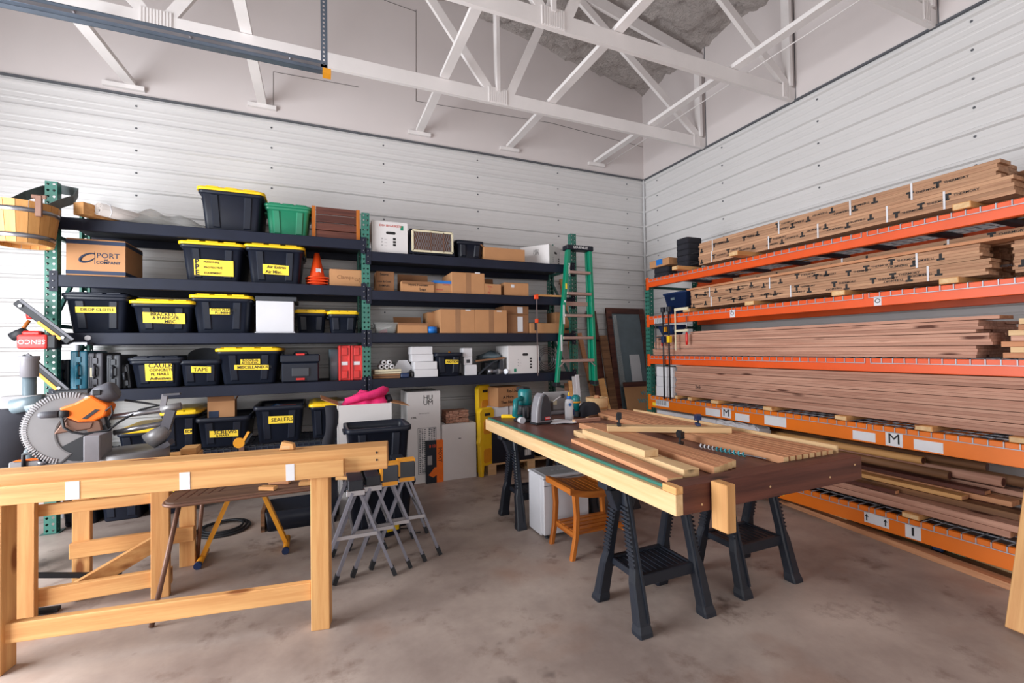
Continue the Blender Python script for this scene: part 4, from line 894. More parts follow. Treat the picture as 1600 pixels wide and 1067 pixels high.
# stickers on the beams
def sticker(ya, yb, z0, z1, name='sticker', mt='paper'):
    mb = MB(); mb.box(-.0145, -.012, yb-YA, ya-YA, z0, z1); return mb.build(name, mt, lr)
def stick_text(s, size, y, z, mt='ink', sx=1.0, par=None, align='CENTER'): return text(s, size, mt, par or lr, (-.0152, y-YA, z), (0,-1,0), (0,0,1), align=align, sx=sx, ext=.0004)
sticker(3.294, 3.237, 1.735, 1.81); stick_text('O', .055, 3.266, 1.772)
sticker(2.02, 1.972, 1.733, 1.80); stick_text('O', .05, 1.996, 1.766)
sticker(3.63, 3.44, .725, .80); sticker(3.42, 3.31, .728, .825); stick_text('M', .105, 3.365, .776)
sticker(3.26, 3.10, .72, .79); sticker(2.94, 2.73, .727, .815); sticker(2.19, 2.035, .722, .79)
sticker(1.97, 1.865, .716, .815); stick_text('M', .105, 1.917, .766); sticker(1.80, 1.64, .72, .79)
s_ = sticker(4.40, 4.18, .74, .815)
for i in range(16): mb = MB(); y = 4.385-.0105*i; mb.box(-.0152, -.0145, y-.006+.003*(i%3)-YA, y-YA, .758, .808); mb.build('barcode_bar', 'ink', s_)
sticker(4.46, 4.40, .735, .775, mt='yellow_tape')
s_ = sticker(2.125, 1.965, .113, .19)
for y in (2.108, 1.985):
    mb = MB(); mb.box(-.0156, -.0145, y-.004-YA, y+.004-YA, .125, .155); mb.add([(-.0156, y-.012-YA, .155), (-.0156, y+.012-YA, .155), (-.0156, y-YA, .176), (-.0145, y-.012-YA, .155), (-.0145, y+.012-YA, .155), (-.0145, y-YA, .176)], [(0,1,2),(5,4,3),(0,3,4,1),(1,4,5,2),(2,5,3,0)]); mb.build('printed_arrow', 'ink', s_)
sticker(1.865, 1.775, .096, .188); stick_text('I', .085, 1.82, .142, sx=1.6)
sticker(2.95, 2.80, .12, .19); sticker(2.78, 2.765, .12, .19, mt='yellow_tape')
s_ = sticker(4.40, 4.22, 1.735, 1.80)
for i in range(14): mb = MB(); y = 4.385-.0105*i; mb.box(-.0152, -.0145, y-.006+.003*(i%3)-YA, y-YA, 1.745, 1.79); mb.build('barcode_bar', 'ink', s_)

# ---- lumber bundles: every board is a part
rl = random.Random(21)
BOARD_ME = {}
def board_mesh(L, wd, h):
    key = (round(L, 2), round(wd, 3), round(h, 4))
    if key not in BOARD_ME: BOARD_ME[key] = MB().box(0, L, 0, wd, 0, h).mesh('lumber_board', bevel=.0008)
    return BOARD_ME[key]
def bundle(label, y0, y1, x0, z0, n, th, wd=0.13, mt='redwood', stamps=0, straps=(), group='strapped lumber bundles', jit=.012, cols=1, cat='lumber bundle', name='lumber_bundle'):
    t_ = thing(name, label, cat, (x0+rl.uniform(0, .008), y0, z0), R_(-90), group); L = y0-y1
    for k in range(n):
        for c in range(cols):
            Lb = round(L + rl.uniform(-jit, jit), 2); o = bpy.data.objects.new('board', board_mesh(Lb, wd/cols-.002, th-.0006)); COL.objects.link(o); o.parent = t_
            o.location = (rl.uniform(-jit, jit), c*wd/cols+rl.uniform(0, .0025), k*th)
            if not o.data.materials: o.data.materials.append(M_[mt])
    H = n*th
    for s in straps:
        mb = MB(); x = y0-s; mb.box(x-.006, x+.006, -.002, wd+.002, H, H+.002); mb.box(x-.006, x+.006, -.0035, -.001, 0, H+.002); mb.build('strap', 'paper', t_)
    if stamps:
        mb = MB(); k = 0; x = .06
        while x < L-.14:
            z = H*(.28 + .45*((k*0.37) % 1)); flip = rl.random() < .5; sz = .052
            xd, u = ((1,0,0), (0,0,1)) if not flip else ((-1,0,0), (0,0,-1))
            text('T', sz, 'ink', None, (x, -.0012, z), xd, u, joinlist=mb, ext=.0003, sx=1.1, bold=.09)
            text('THERMORY', .021, 'ink', None, (x+(.05 if not flip else -.05), -.0012, z+(.004 if not flip else -.004)), xd, u, joinlist=mb, ext=.0003, sx=1.15)
            x += stamps*rl.uniform(.8, 1.25); k += 1
        stuff(mb.build('stamps', 'ink', t_))
    return t_
def bunk(label, y, z, xf=3.74, L=0.85, wd=.09, h=.038, mt='pine', group='timber bunks under the lumber'):
    t_ = thing('timber_bunk', label, 'timber', (xf, y, z), 0, group); MB().box(0, L, -wd/2, wd/2, 0, h-.001).build('block', mt, t_, bevel=.002); MB().box(-.0012, 0, -wd/2+.006, wd/2-.006, .005, h-.006).build('end_grain', 'pine_pale' if mt == 'pine' else mt, t_); return t_
xs0 = XR + .045
SU, SL = 'stacked lumber bundles'[:0] or 'stamped lumber bundles on the two upper levels', 'plain lumber bundles on the two middle levels'
# top level
z0 = BZ[0]+.006
for y, xf, wd, lb in ((3.86, 3.62, .09, 'pale bunk timber sticking out at the far end of the top level'), (3.08, 3.60, .10, 'pale bunk timber sticking out in the middle of the top level'), (1.50, 3.76, .09, 'amber bunk timber end at the near end of the top level')): bunk(lb, y, z0, xf, XR+.85-xf, wd, .042)
z0 += .042
for c in range(4):
    for r in range(2):
        y1 = (1.29 if r == 0 else 1.36) + .02*((c*7) % 3); y0 = 3.74 - .05*r + .03*((c*5) % 3) + (.05 if r else 0)
        bundle(('front lower' if c == 0 and r == 0 else 'front upper' if c == 0 else ['second lower', 'second upper', 'third lower', 'third upper', 'rearmost lower', 'rearmost upper'][(c-1)*2+r]) + ' stamped lumber bundle on the top rack level', y0, y1, xs0+c*.142, z0+r*.1195, 5, .0235, .135, 'thermo', .16 if c == 0 else 0, (3.56, 2.9, 2.45, 1.95, 1.62) if c == 0 and r == 0 else (3.55, 2.8, 2.2, 1.80) if c == 0 else (), SU)
bundle('stamped lumber bundle on the top level running out of the picture at right', 1.24, 0.1, xs0+.16, z0, 9, .0235, .2, 'thermo', .2, (), SU)
# second level
z0 = BZ[1]+.006
for y, lb in ((3.86, 'pale bunk timber end at the far end of the second level'), (3.06, 'pale bunk timber end, second from the far end of the second level'), (2.26, 'pale bunk timber end, third from the far end of the second level'), (1.58, 'pale bunk timber end at the near end of the second level')): bunk(lb, y, z0, 3.77, .8, .10, .040)
z0 += .040
for c in range(4):
    for r in range(2):
        y1 = (1.42 if r == 0 else 1.45) + .02*((c*5) % 3); y0 = 3.87 - .01*r + .04*((c*3) % 2)
        bundle(('front lower' if c == 0 and r == 0 else 'front upper' if c == 0 else ['second lower', 'second upper', 'third lower', 'third upper', 'rearmost lower', 'rearmost upper'][(c-1)*2+r]) + ' stamped lumber bundle on the second rack level', y0, y1, xs0+c*.142, z0+r*.1015, 5, .020, .135, 'thermo', .14 if c == 0 else 0, (3.58, 2.7, 1.72) if c == 0 and r == 0 else (3.6, 2.9, 1.78) if c == 0 else (), SU)
bundle('stamped lumber bundle on the second level running out of the picture at right', 1.34, 0.2, xs0+.10, z0, 10, .020, .28, 'thermo', .2, (), SU)
zt = z0+.204
for i, (x, wd, h, y0, y1, mt, lb) in enumerate(((xs0-.01, .11, .021, 3.92, .9, 'cedar', 'long amber board lying at the front on the second-level bundles'), (xs0+.10, .10, .021, 3.6, .95, 'cedar', 'long amber board lying second on the second-level bundles'))):
    t_ = thing('long_board', lb, 'board', (x, y0, zt), R_(-90), 'loose long boards'); MB().box(0, y0-y1, 0, wd-.004, 0, h).build('board', mt, t_, bevel=.001); MB().box(-.001, 0, .004, wd-.008, .003, h-.003).build('end_grain', 'pine', t_)
bundle('stamped lumber bundle lying high at the back of the second level', 3.5, 1.0, xs0+.22, zt, 4, .0235, .26, 'thermo', .25, (2.4, 1.7), SU)
# third level
z0 = BZ[2]+.008
ends = [(4.50, 1.48), (4.47, 1.41), (4.44, 1.46)]
for r in range(3):
    for c in range(3):
        y0, y1 = ends[r]; bundle(('front ' if c == 0 else 'middle ' if c == 1 else 'rear ') + ['bottom', 'middle-height', 'top'][r] + ' plain lumber bundle on the third level', y0-.03*c, y1+.015*c, xs0-.01+c*.20, z0+r*.081, 4, .0194, .19, 'redwood', 0, (), SL)
t_ = thing('long_board', 'single board lying flat on top of the third-level bundles', 'board', (xs0+.02, 3.9, z0+.244), R_(-90), 'loose long boards'); MB().box(0, 2.52, 0, .18, 0, .022).build('board', 'redwood', t_); MB().box(2.52, 2.521, .004, .17, .003, .019).build('end_grain', 'cedar', t_)
for k, (y0, mt, dx) in enumerate(((1.37, 'cedar', .02), (1.33, 'pine_pale', .0), (1.38, 'cedar', .03), (1.33, 'redwood', .01), (1.35, 'pine_pale', .04), (1.30, 'cedar', .02), (1.29, 'pine_pale', .0))):
    t_ = thing('short_board', '%s board end in the mixed stack at the right of the third level' % ['lowest', 'second up', 'third up', 'fourth up', 'fifth up', 'sixth up', 'topmost'][k], 'board', (xs0+dx, y0, z0+.034*k), R_(-90), 'mixed board ends'); MB().box(0, 1.25, 0, .14, 0, .033).build('board', mt, t_, bevel=.001); MB().box(-.001, 0, .005, .135, .004, .028).build('end_grain', 'pine', t_)
# fourth level
z0 = BZ[3]+.006
for y, wd, lb in ((4.05, .05, 'farthest small bunk block on the fourth level'), (3.84, .06, 'second small bunk block on the fourth level'), (3.50, .10, 'amber bunk block, third from the far end of the fourth level'), (2.90, .09, 'bunk block in the middle of the fourth level'), (2.27, .09, 'fifth bunk block along the fourth level'), (1.74, .10, 'sixth bunk block along the fourth level'), (1.28, .09, 'nearest bunk block on the fourth level')): bunk(lb, y, z0, 3.775, .8, wd, .036)
z0 += .036
for r in range(5):
    for c in range(3):
        y0 = 4.12 + [.0, .02, -.01, .015, -.02][r] - .03*c; bundle(('front ' if c == 0 else 'middle ' if c == 1 else 'rear ') + 'plain lumber bundle in the ' + ['lowest', 'second', 'third', 'fourth', 'top'][r] + ' row of the fourth level', y0, 1.0+.02*c, xs0-.01+c*.22, z0+r*.0695, 3, .0221, .21, 'redwood', 0, (), SL, jit=.02)
text('2x6', .05, 'ink', T('front plain lumber bundle in the second row of the fourth level'), (.32, -.003, .045), (1,0,0), name='chalk_mark')
# bottom level: bunks, two layers of boards, mixed poles and strips behind
z0 = BZ[4]+.006
for y, lb in ((3.6, 'farthest bunk block on the bottom level'), (2.85, 'bunk block in the middle of the bottom level'), (1.83, 'amber bunk block near the camera on the bottom level')): bunk(lb, y, z0, 3.78, .75, .10, .036)
z0 += .036
for k in range(3):
    for r in range(2):
        t_ = thing('plank', ['front', 'middle', 'rear'][k] + ' reddish plank in the ' + ['lower', 'upper'][r] + ' layer of the bottom level', 'plank', (xs0-.02+k*.15, 3.9-.1*r+.05*k, z0+r*.043), R_(-90), 'planks on the bottom level'); MB().box(0, 2.55+.06*k+.05*r, 0, .14, 0, .041).build('board', 'redwood', t_, bevel=.002); MB().box(2.55+.06*k+.05*r, 2.551+.06*k+.05*r, .006, .134, .005, .036).build('end_grain', 'cedar', t_)
z1 = z0+.087
mixed = [(xs0+.0, 3.3, 1.95, .05, .03, 'dark_stain', 0), (xs0+.09, 3.5, 1.35, .10, .04, 'brown_board', 0), (xs0+.20, 3.6, 1.5, .10, .04, 'dark_stain', 0), (xs0+.31, 3.7, 1.6, .12, .04, 'brown_board', 0),
         (xs0+.10, 3.4, 1.62, .09, .03, 'pine', .042), (xs0+.21, 3.6, 1.42, .11, .035, 'cedar', .042), (xs0+.33, 3.6, 1.2, .1, .04, 'brown_board', .042), (xs0+.22, 3.5, 1.55, .08, .03, 'dark_stain', .079), (xs0+.35, 3.7, 1.3, .09, .035, 'redwood', .084), (xs0+.45, 3.8, 1.5, .10, .06, 'brown_board', .0), (xs0+.46, 3.8, 1.3, .09, .05, 'dark_stain', .062)]
names = ['thin dark strip', 'brown board', 'dark board', 'wide brown board', 'pale pine strip', 'amber board', 'brown plank', 'narrow dark strip', 'reddish strip', 'thick brown board', 'thick dark board']
for i, (x, y0, y1, wd, h, mt, dz) in enumerate(mixed):
    t_ = thing('offcut_board', names[i] + ' in the loose pile on the bottom level', 'board', (x, y0, z1+dz), R_(-90), 'loose pile on the bottom level'); MB().box(0, y0-y1, 0, wd, 0, h).build('board', mt, t_, bevel=.002); MB().box(y0-y1, y0-y1+.001, .004, wd-.004, .004, h-.004).build('end_grain', 'cedar', t_)
for i, (x, z, r, y0, y1, mt) in enumerate(((xs0+.27, .155, .032, 3.7, 1.75, 'brown_board'), (xs0+.34, .165, .035, 3.8, 1.50, 'redwood'), (xs0+.42, .17, .035, 3.8, 1.42, 'brown_board'), (xs0+.31, .22, .03, 3.7, 1.92, 'pine'), (xs0+.40, .235, .03, 3.8, 1.6, 'brown_board'))):
    t_ = thing('wood_pole', ['lowest brown', 'reddish', 'rear brown', 'pale', 'topmost brown'][i] + ' round pole on the loose pile of the bottom level', 'pole', (x, y0, z1+z), R_(-90), 'round poles'); MB().lathe([(r, 0), (r, y0-y1)], 12, Matrix.Rotation(R_(90), 4, 'Y')).build('shaft', mt, t_); MB().lathe([(r*.8, y0-y1), (r*.8, y0-y1+.0012)], 12, Matrix.Rotation(R_(90), 4, 'Y')).build('end_grain', 'dark_stain', t_)
# white boxes and wrapped goods
for k in range(3):
    carton(['lowest', 'middle', 'topmost'][k] + ' white box in the stack at the far end of the fourth level', 0,0,0,0, mt='paper', at_xyz=(XR+.20, 4.28, BZ[3]+.007+.119*k), size=(.36-.01*k, .30, .118), name='white_box', group='white boxes on the lumber rack', cat='box')
t_ = carton('long white carton under the fourth-level beam', 0,0,0,0, mt='paper', at_xyz=(XR+.16, 4.0, z0+.30), size=(.24, .9, .11), name='carton', group='white cartons')
t_ = thing('board_stack', 'stack of brown boards carrying the long white carton', 'board stack', (XR+.06, 4.43, z0), R_(-90))
for k in range(7): MB().box(0, .95, 0, .22, .0425*k, .0425*k+.041).build('board', 'redwood', t_, bevel=.002)
t_ = thing('wrapped_parcel', 'crumpled white paper parcel under the fourth-level beam', 'parcel', (XR+.14, 3.34, z0+.30), R_(-90)); mb = MB(); rings = []; rn = random.Random(8)
for i in range(14):
    x = -.28+.56*i/13; rings.append([Vector((x, v.x+rn.uniform(-.012,.012), v.y+.055+rn.uniform(-.010,.010))) for v in rrect(.16, .11 if 0 < i < 13 else .06, .03, 0, 3)])
mb.loft(rings, smooth=False); mb.build('wrapping', 'paper', t_); MB().box(-.30, .2, -.06, .06, -.30+.001, 0).build('crate', 'brown_board', t_)
# foam stacks and carton on the top level
zt = BZ[0]+.006
for i, (x, y, n, lb, wx, wy) in enumerate(((XR+.20, 4.40, 2, 'low stack of folded black pads at the rack corner', .22, .26), (XR+.20, 4.03, 6, 'tall stack of folded black pads on the top level', .24, .19))):
    t_ = thing('pad_stack', lb, 'pads', (x, y, zt), 0, 'folded black pads')
    for k in range(n):
        h = .068; mb = MB(); mb.loft([rrect(wx*.94, wy*.94, .03, h*k+.001, cx=rl.uniform(-.008,.008)), rrect(wx, wy, .04, h*k+h*.3), rrect(wx, wy, .04, h*k+h*.7), rrect(wx*.94, wy*.94, .03, h*(k+1))]); mb.build('pad', 'felt', t_)
t_ = carton('flat brown carton with blue tape on the low black pads', 0,0,0,0, at_xyz=(XR+.17, 4.37, zt+.137), size=(.24, .34, .085)); MB().box(-.1225, -.119, -.06, .05, .02, .087).build('blue_tape', 'blue', t_)
# navy bins at the second level
for i, (y, zb, h, lb) in enumerate(((4.10, BZ[1]+.008, .23, 'navy blue plastic bin standing on the second level'),)):
    t_ = thing('navy_bin', lb, 'bin', (XR+.16, y, zb), R_(-90)); mb = MB(); mb.loft([rrect(.26, .2, .015, 0), rrect(.36, .26, .015, h), rrect(.38, .28, .015, h), rrect(.38, .28, .015, h+.02), rrect(.34, .24, .015, h+.02), rrect(.25, .19, .015, .01)]); mb.build('body', 'navy', t_); MB().box(-.06, .0, -.132, -.126, h-.07, h-.04).build('label', 'slate', t_)
t_ = thing('navy_bin', 'navy blue hanging bin below the second-level beam', 'bin', (XR+.12, 4.25, BZ[2]+.255), R_(-90)); mb = MB(); mb.loft([rrect(.20, .15, .02, 0), rrect(.30, .20, .02, .11), rrect(.28, .18, .02, .11), rrect(.18, .13, .02, .01)]); mb.build('body', 'navy', t_); MB().box(-.03, .03, -.11, -.095, .03, .09).build('clip', 'amber', t_)
# clamps hanging on the beams
for i, (y, zt_, zb, lb) in enumerate(((4.215, 1.92, .84, 'long black pipe clamp hung at the far rack end, left of the pair'), (4.12, 1.92, .84, 'long black pipe clamp hung at the far rack end, right of the pair'))):
    t_ = thing('pipe_clamp', lb, 'clamp', (XR-.045, y, zb), 0, 'black pipe clamps'); MB().tube([(0,0,0), (0,0,zt_-zb)], .009, 8).build('pipe', 'black_rubber', t_); MB().box(-.02, .028, -.022, .022, zt_-zb-.06, zt_-zb).build('jaw', 'charcoal_plastic', t_, bevel=.004); MB().box(-.02, .028, -.02, .02, .66, .74).build('sliding_jaw', 'navy' if i == 0 else 'yellow', t_, bevel=.004)
t_ = thing('f_clamp', 'steel F clamp with a red handle hung on the second beam', 'clamp', (XR-.04, 4.02, 1.49)); MB().box(-.004, .004, -.008, .008, -.08, .40).build('bar', 'cream', t_); MB().box(-.006, .006, -.20, .008, .37, .40).build('fixed_jaw', 'cream', t_); MB().box(-.006, .006, -.19, .008, .13, .155).build('sliding_jaw', 'cream', t_); MB().tube([(0,-.17,.30), (0,-.17,.12)], .006, 6).build('screw', 'steel', t_); MB().lathe([(.011,-.02), (.014,.03), (.014,.10), (.010,.12)], 10, Matrix.Translation((0,-.17,0))).build('handle', 'red', t_)
t_ = thing('f_clamp', 'short F clamp with a red handle beside the hanging navy bin', 'clamp', (XR-.03, 4.36, 1.52)); MB().box(-.004, .004, -.006, .006, -.1, .22).build('bar', 'steel', t_); MB().box(-.006, .02, -.12, .006, .19, .215).build('fixed_jaw', 'steel', t_); MB().box(-.006, .006, -.12, .006, .04, .06).build('sliding_jaw', 'steel', t_); MB().lathe([(.011,-.06), (.013,.0), (.010,.03)], 10, Matrix.Translation((0,-.11,0))).build('handle', 'red', t_)
# floor under the rack
def floor_board(label, p, q, w_, h, mt, z=0.0, grp='boards on the floor by the lumber rack'):
    p, q = Vector((p[0], p[1], 0)), Vector((q[0], q[1], 0)); d = q-p; t_ = thing('loose_plank', label, 'board', (p.x, p.y, z), math.atan2(d.y, d.x), grp); MB().box(0, d.length, 0, w_, 0, h).build('board', mt, t_, bevel=.002); MB().box(d.length, d.length+.001, .003, w_-.003, .003, h-.003).build('end_grain', 'pine_pale', t_); return t_
floor_board('long amber plank lying on the concrete along the lumber rack', (3.98, 3.6), (3.66, .95), .09, .04, 'cedar')
floor_board('thin brown board behind the long amber floor plank', (4.03, 3.4), (3.80, 1.0), .10, .02, 'brown_board')
floor_board('pale square timber behind the floor plank, far piece', (4.05, 3.5), (3.90, 2.32), .07, .07, 'pine_pale')
floor_board('pale green treated timber under the bottom beam', (4.10, 3.0), (3.96, 1.62), .09, .085, 'pale_green')
floor_board('short pale timber under the bottom beam near the camera', (4.0, 1.66), (3.93, 1.36), .09, .05, 'pine_pale')
t_ = thing('squeeze_clamp', 'blue and black squeeze clamp lying on the green timber', 'clamp', (3.92, 1.74, .021), R_(-80)); MB().box(-.03, .03, -.03, .03, 0, .09).build('head', 'navy', t_, bevel=.008); MB().bar((.02, 0, .06), (.14, .0, .03), .03, .03).build('grip', 'black_rubber', t_); MB().bar((-.03, 0, .05), (.20, -.03, .05), .008, .015).build('bar', 'steel', t_)

# ================================================================ LADDER AND LEANING STOCK IN THE CORNER
# fibreglass stepladder hung on the rack end
lx0, lx1 = at(886, 390, 'y', 4.82), at(919, 390, 'y', 4.82); bx0, bx1 = at(871, 600, 'y', 4.78), at(931, 602, 'y', 4.78)
t_ = thing('step_ladder', 'green fibreglass step ladder hung upright at the end of the storage rack', 'ladder', (0, 0, 0))
mid = Vector(((bx0.x+bx1.x)/2, 4.80, bx0.z)); t_.location = mid
def rail(p, q, y0, y1, mt='ladder_green', nm='rail', wx=.028):
    mb = MB(); mb.add([(p.x-wx-mid.x, y0, p.z-mid.z), (p.x+wx-mid.x, y0, p.z-mid.z), (p.x+wx-mid.x, y1, p.z-mid.z), (p.x-wx-mid.x, y1, p.z-mid.z), (q.x-wx-mid.x, y0, q.z-mid.z), (q.x+wx-mid.x, y0, q.z-mid.z), (q.x+wx-mid.x, y1, q.z-mid.z), (q.x-wx-mid.x, y1, q.z-mid.z)], [(3,2,1,0),(4,5,6,7),(0,1,5,4),(1,2,6,5),(2,3,7,6),(3,0,4,7)]); return mb.build(nm, mt, t_, bevel=.003)
tl0, tl1 = Vector((lx0.x, 0, lx0.z)), Vector((lx1.x, 0, lx1.z)); bl0, bl1 = Vector((bx0.x, 0, bx0.z)), Vector((bx1.x, 0, bx1.z))
for p, q in ((bl0, tl0), (bl1, tl1)): r_ = rail(p, q, -.035, .025, wx=.02); 
for p, q in ((bl0+Vector((.03,0,.06)), tl0+Vector((.01,0,0))), (bl1-Vector((.03,0,-.06)), tl1-Vector((.01,0,0)))): rail(p, q, .035, .065, nm='rear_rail', wx=.016)
H = tl0.z-bl0.z
for k, f in enumerate((.165, .335, .50, .665, .825)):
    xa = bl0.x+(tl0.x-bl0.x)*f-mid.x; xb = bl1.x+(tl1.x-bl1.x)*f-mid.x; MB().box(xa+.018, xb-.018, -.045, .03, H*f-.012, H*f+.022).build('step', 'rung_alu', t_, bevel=.004)
for f in (.58,): MB().box(bl0.x+(tl0.x-bl0.x)*f-mid.x+.03, bl1.x+(tl1.x-bl1.x)*f-mid.x-.03, .035, .06, H*f-.0, H*f+.05).build('spreader', 'rung_alu', t_)
for s in (-1, 1): xa = (bl0.x if s < 0 else bl1.x)-mid.x; MB().bar((xa-s*.02, -.04, H*.165-.13*.5), (xa-s*.085, -.04, H*.165-.01), .008, .012).build('step_brace', 'aluminium', t_); MB().box(xa-.03, xa+.03, -.045, .07, -.03, .02).build('foot', 'black_rubber', t_, bevel=.004)
cap = MB().box(tl0.x-mid.x-.035, tl1.x-mid.x+.035, -.05, .075, H-.01, H+.05).build('top_cap', 'black_plastic', t_, bevel=.008); text('LOUISVILLE', .04, 'white_print', cap, ((tl0.x+tl1.x)/2-mid.x, -.0515, H+.02), align='CENTER')
text('LOUISVILLE', .03, 'white_print', t_, (tl0.x-mid.x-.006, -.0365, H*.80), (.01,0,1), (-1,0,.01))
for z0_, z1_, mt in ((.70, .74, 'yellow_tape'), (.44, .58, 'paper'), (.24, .36, 'paper'), (.60, .615, 'paper')): xa = bl0.x+(tl0.x-bl0.x)*(z0_+z1_)/2-mid.x; MB().box(xa-.011, xa+.011, -.038, -.0355, H*z0_, H*z1_).build('warning_label', mt, t_)
# leaning stock: local x along the wall, leaning back to the wall
def lean(name, label, cat, x0, x1, h, ybase, ytop, parts, group=None, tilt=0.0):
    t_ = thing(name, label, cat, ((x0+x1)/2, ybase, 0.012), 0, group); t_.rotation_euler = (math.atan2(ybase-ytop, h), tilt, 0); return t_
def board_lean(label, x, w_, h, ybase, ytop, mt, th=.03, tilt=0.0, grp='boards leaning in the corner'):
    t_ = lean('leaning_board', label, 'board', x-w_/2, x+w_/2, h, ybase, ytop, None, grp, tilt); MB().box(-w_/2, w_/2, 0, th, 0, h).build('board', mt, t_, bevel=.002); MB().box(-w_/2+.004, w_/2-.004, .004, th-.004, h, h+.001).build('end_grain', 'pine', t_); return t_
x0, x1 = at(958, 560, 'y', 5.45).x, 4.62
t_ = lean('framed_panel', 'wooden framed slate panel leaning in the corner behind the lumber rack', 'panel', x0, x1, 2.02, 5.28, 5.60, None); W = x1-x0
for a_, b_ in ((-W/2, -W/2+.09), (W/2-.09, W/2)): MB().box(a_, b_, 0, .035, 0, 2.05).build('stile', 'dark_stain', t_, bevel=.003)
for z in (0, 1.97): MB().box(-W/2, W/2, .002, .033, z, z+.09).build('rail', 'dark_stain', t_, bevel=.003)
MB().box(-W/2+.09, W/2-.09, .012, .02, .09, 1.97).build('pane', 'slate', t_); MB().add([(-W/2+.10, .004, .9), (-W/2+.19, -.004, .85), (-W/2+.17, .010, 1.95), (-W/2+.11, .010, 1.95)], [(0,1,2,3)]).build('plastic_film', 'clear_plastic', t_)
MB().box(-.02, .16, .006, .011, .95, 1.35).build('taped_paper', 'paper', t_)
t_ = lean('marked_board', 'pale board with teal handwriting leaning before the framed panel', 'board', x0+.06, 4.62, .8, 5.08, 5.26, None); W = 4.62-x0-.06
MB().box(-W/2, W/2, 0, .02, 0, .90).build('board', 'carton', t_); MB().box(-W/2, W/2, -.004, .024, .90, .97).build('top_rail', 'dark_stain', t_)
for s, u, z in (('Want', -.05, .80), ('WINDOW', -.12, .69), ('52 1/2', .0, .58)): text(s, .085, 'ink_teal', t_, (u, -.002, z))
board_lean('dark tall board leaning right of the ladder', at(935, 560, 'y', 5.45).x, .16, 2.02, 5.22, 5.62, 'dark_stain')
board_lean('brown tall board leaning beside the framed panel', at(950, 580, 'y', 5.4).x, .12, 1.65, 5.12, 5.45, 'brown_board', tilt=-.02)
board_lean('pale narrow board leaning right of the ladder foot', at(946, 600, 'y', 5.2).x, .10, 1.05, 4.95, 5.15, 'pine', tilt=-.10)
board_lean('dark narrow board leaning lower by the ladder', at(940, 600, 'y', 5.25).x-.08, .08, 1.25, 4.98, 5.2, 'dark_stain', tilt=-.06)
board_lean('tan strip leaning behind the ladder', at(900, 520, 'y', 5.5).x, .06, 2.45, 5.3, 5.62, 'pine', tilt=-.06)
board_lean('brown strip leaning at a slant behind the ladder', at(925, 560, 'y', 5.5).x+.06, .07, 1.7, 5.28, 5.6, 'cedar', tilt=-.12)
for i, (px, h, mt) in enumerate(((876, 1.02, 'brown_board'), (882, 1.05, 'pine'), (888, 1.10, 'white_gloss'), (893, 1.12, 'white_gloss'), (906, 1.02, 'pine'))):
    board_lean(['dark', 'tan', 'thin white', 'wide white', 'slanting tan'][i] + ' strip standing below the hung ladder', at(px, 630, 'y', 5.0).x, .05, h, 4.72, 4.85, mt, .02, -.15 if i == 4 else 0.0)
# ================================================================ WORKBENCH ON SAWHORSES
TX0, TX1, TY0, TY1, TZP = 1.40, 2.61, 1.49, 3.78, 0.85
t_ = thing('workbench', 'large workbench with dark plywood top and pale pine edge on sawhorses', 'workbench', (TX0, TY0, 0.748))
def L_(mb, nm, mt, bev=.003): return mb.build(nm, mt, t_, bevel=bev)
DX, DY = TX1-TX0, TY1-TY0
def xb(nm, mt, x0, x1, y0, y1, z0, z1):     # a bar modelled along local x then turned to run along y where long in y
    if y1-y0 > x1-x0:
        o = MB().box(0, y1-y0, -(x1-x0), 0, 0, z1-z0).build(nm, mt, t_, bevel=.002); o.rotation_euler = (0, 0, R_(90)); o.location = (x0, y0, z0); return o
    o = MB().box(0, x1-x0, 0, y1-y0, 0, z1-z0).build(nm, mt, t_, bevel=.002); o.location = (x0, y0, z0); return o
xb('side_rail', 'pine_pale', -.042, -.002, -.02, DY, 0, .088)
xb('side_rail', 'pine_pale', DX, DX+.04, .02, DY, 0, .10)
xb('back_rail', 'pine_pale', 0, DX, DY-.04, DY, 0, .084)
xb('front_rail', 'dark_stain', -.002, DX, -.02, .075, -.002, .118)
xb('front_rail_block', 'pine', -.042, -.002, -.022, .06, .089, .118)
for y in (.7, 1.4): xb('joist', 'pine_pale', 0, DX, y, y+.04, 0, .084)
xb('plywood_top', 'plywood_stain', 0, DX, .076, DY, .0845, .102)
xb('plywood_edge', 'green_steel', -.018, -.001, .076, DY, .0885, .1025)
o = MB().box(0, .20, -.042, .042, 0, .05).build('hanging_block', 'pine', t_, bevel=.003); o.rotation_euler = (0, R_(90), 0); o.location = (at(1117, 780, 'y', 1.44).x-TX0, -.071, .128)
for x, z in ((.10, .03), (.28, .06), (.52, .05), (.95, .04), (1.15, .08)): MB().lathe([(.005, 0), (.005, .002)], 8, Matrix.Translation((x, -.020, z)) @ Matrix.Rotation(R_(90), 4, 'X')).build('screw_head', 'pine_pale', t_)

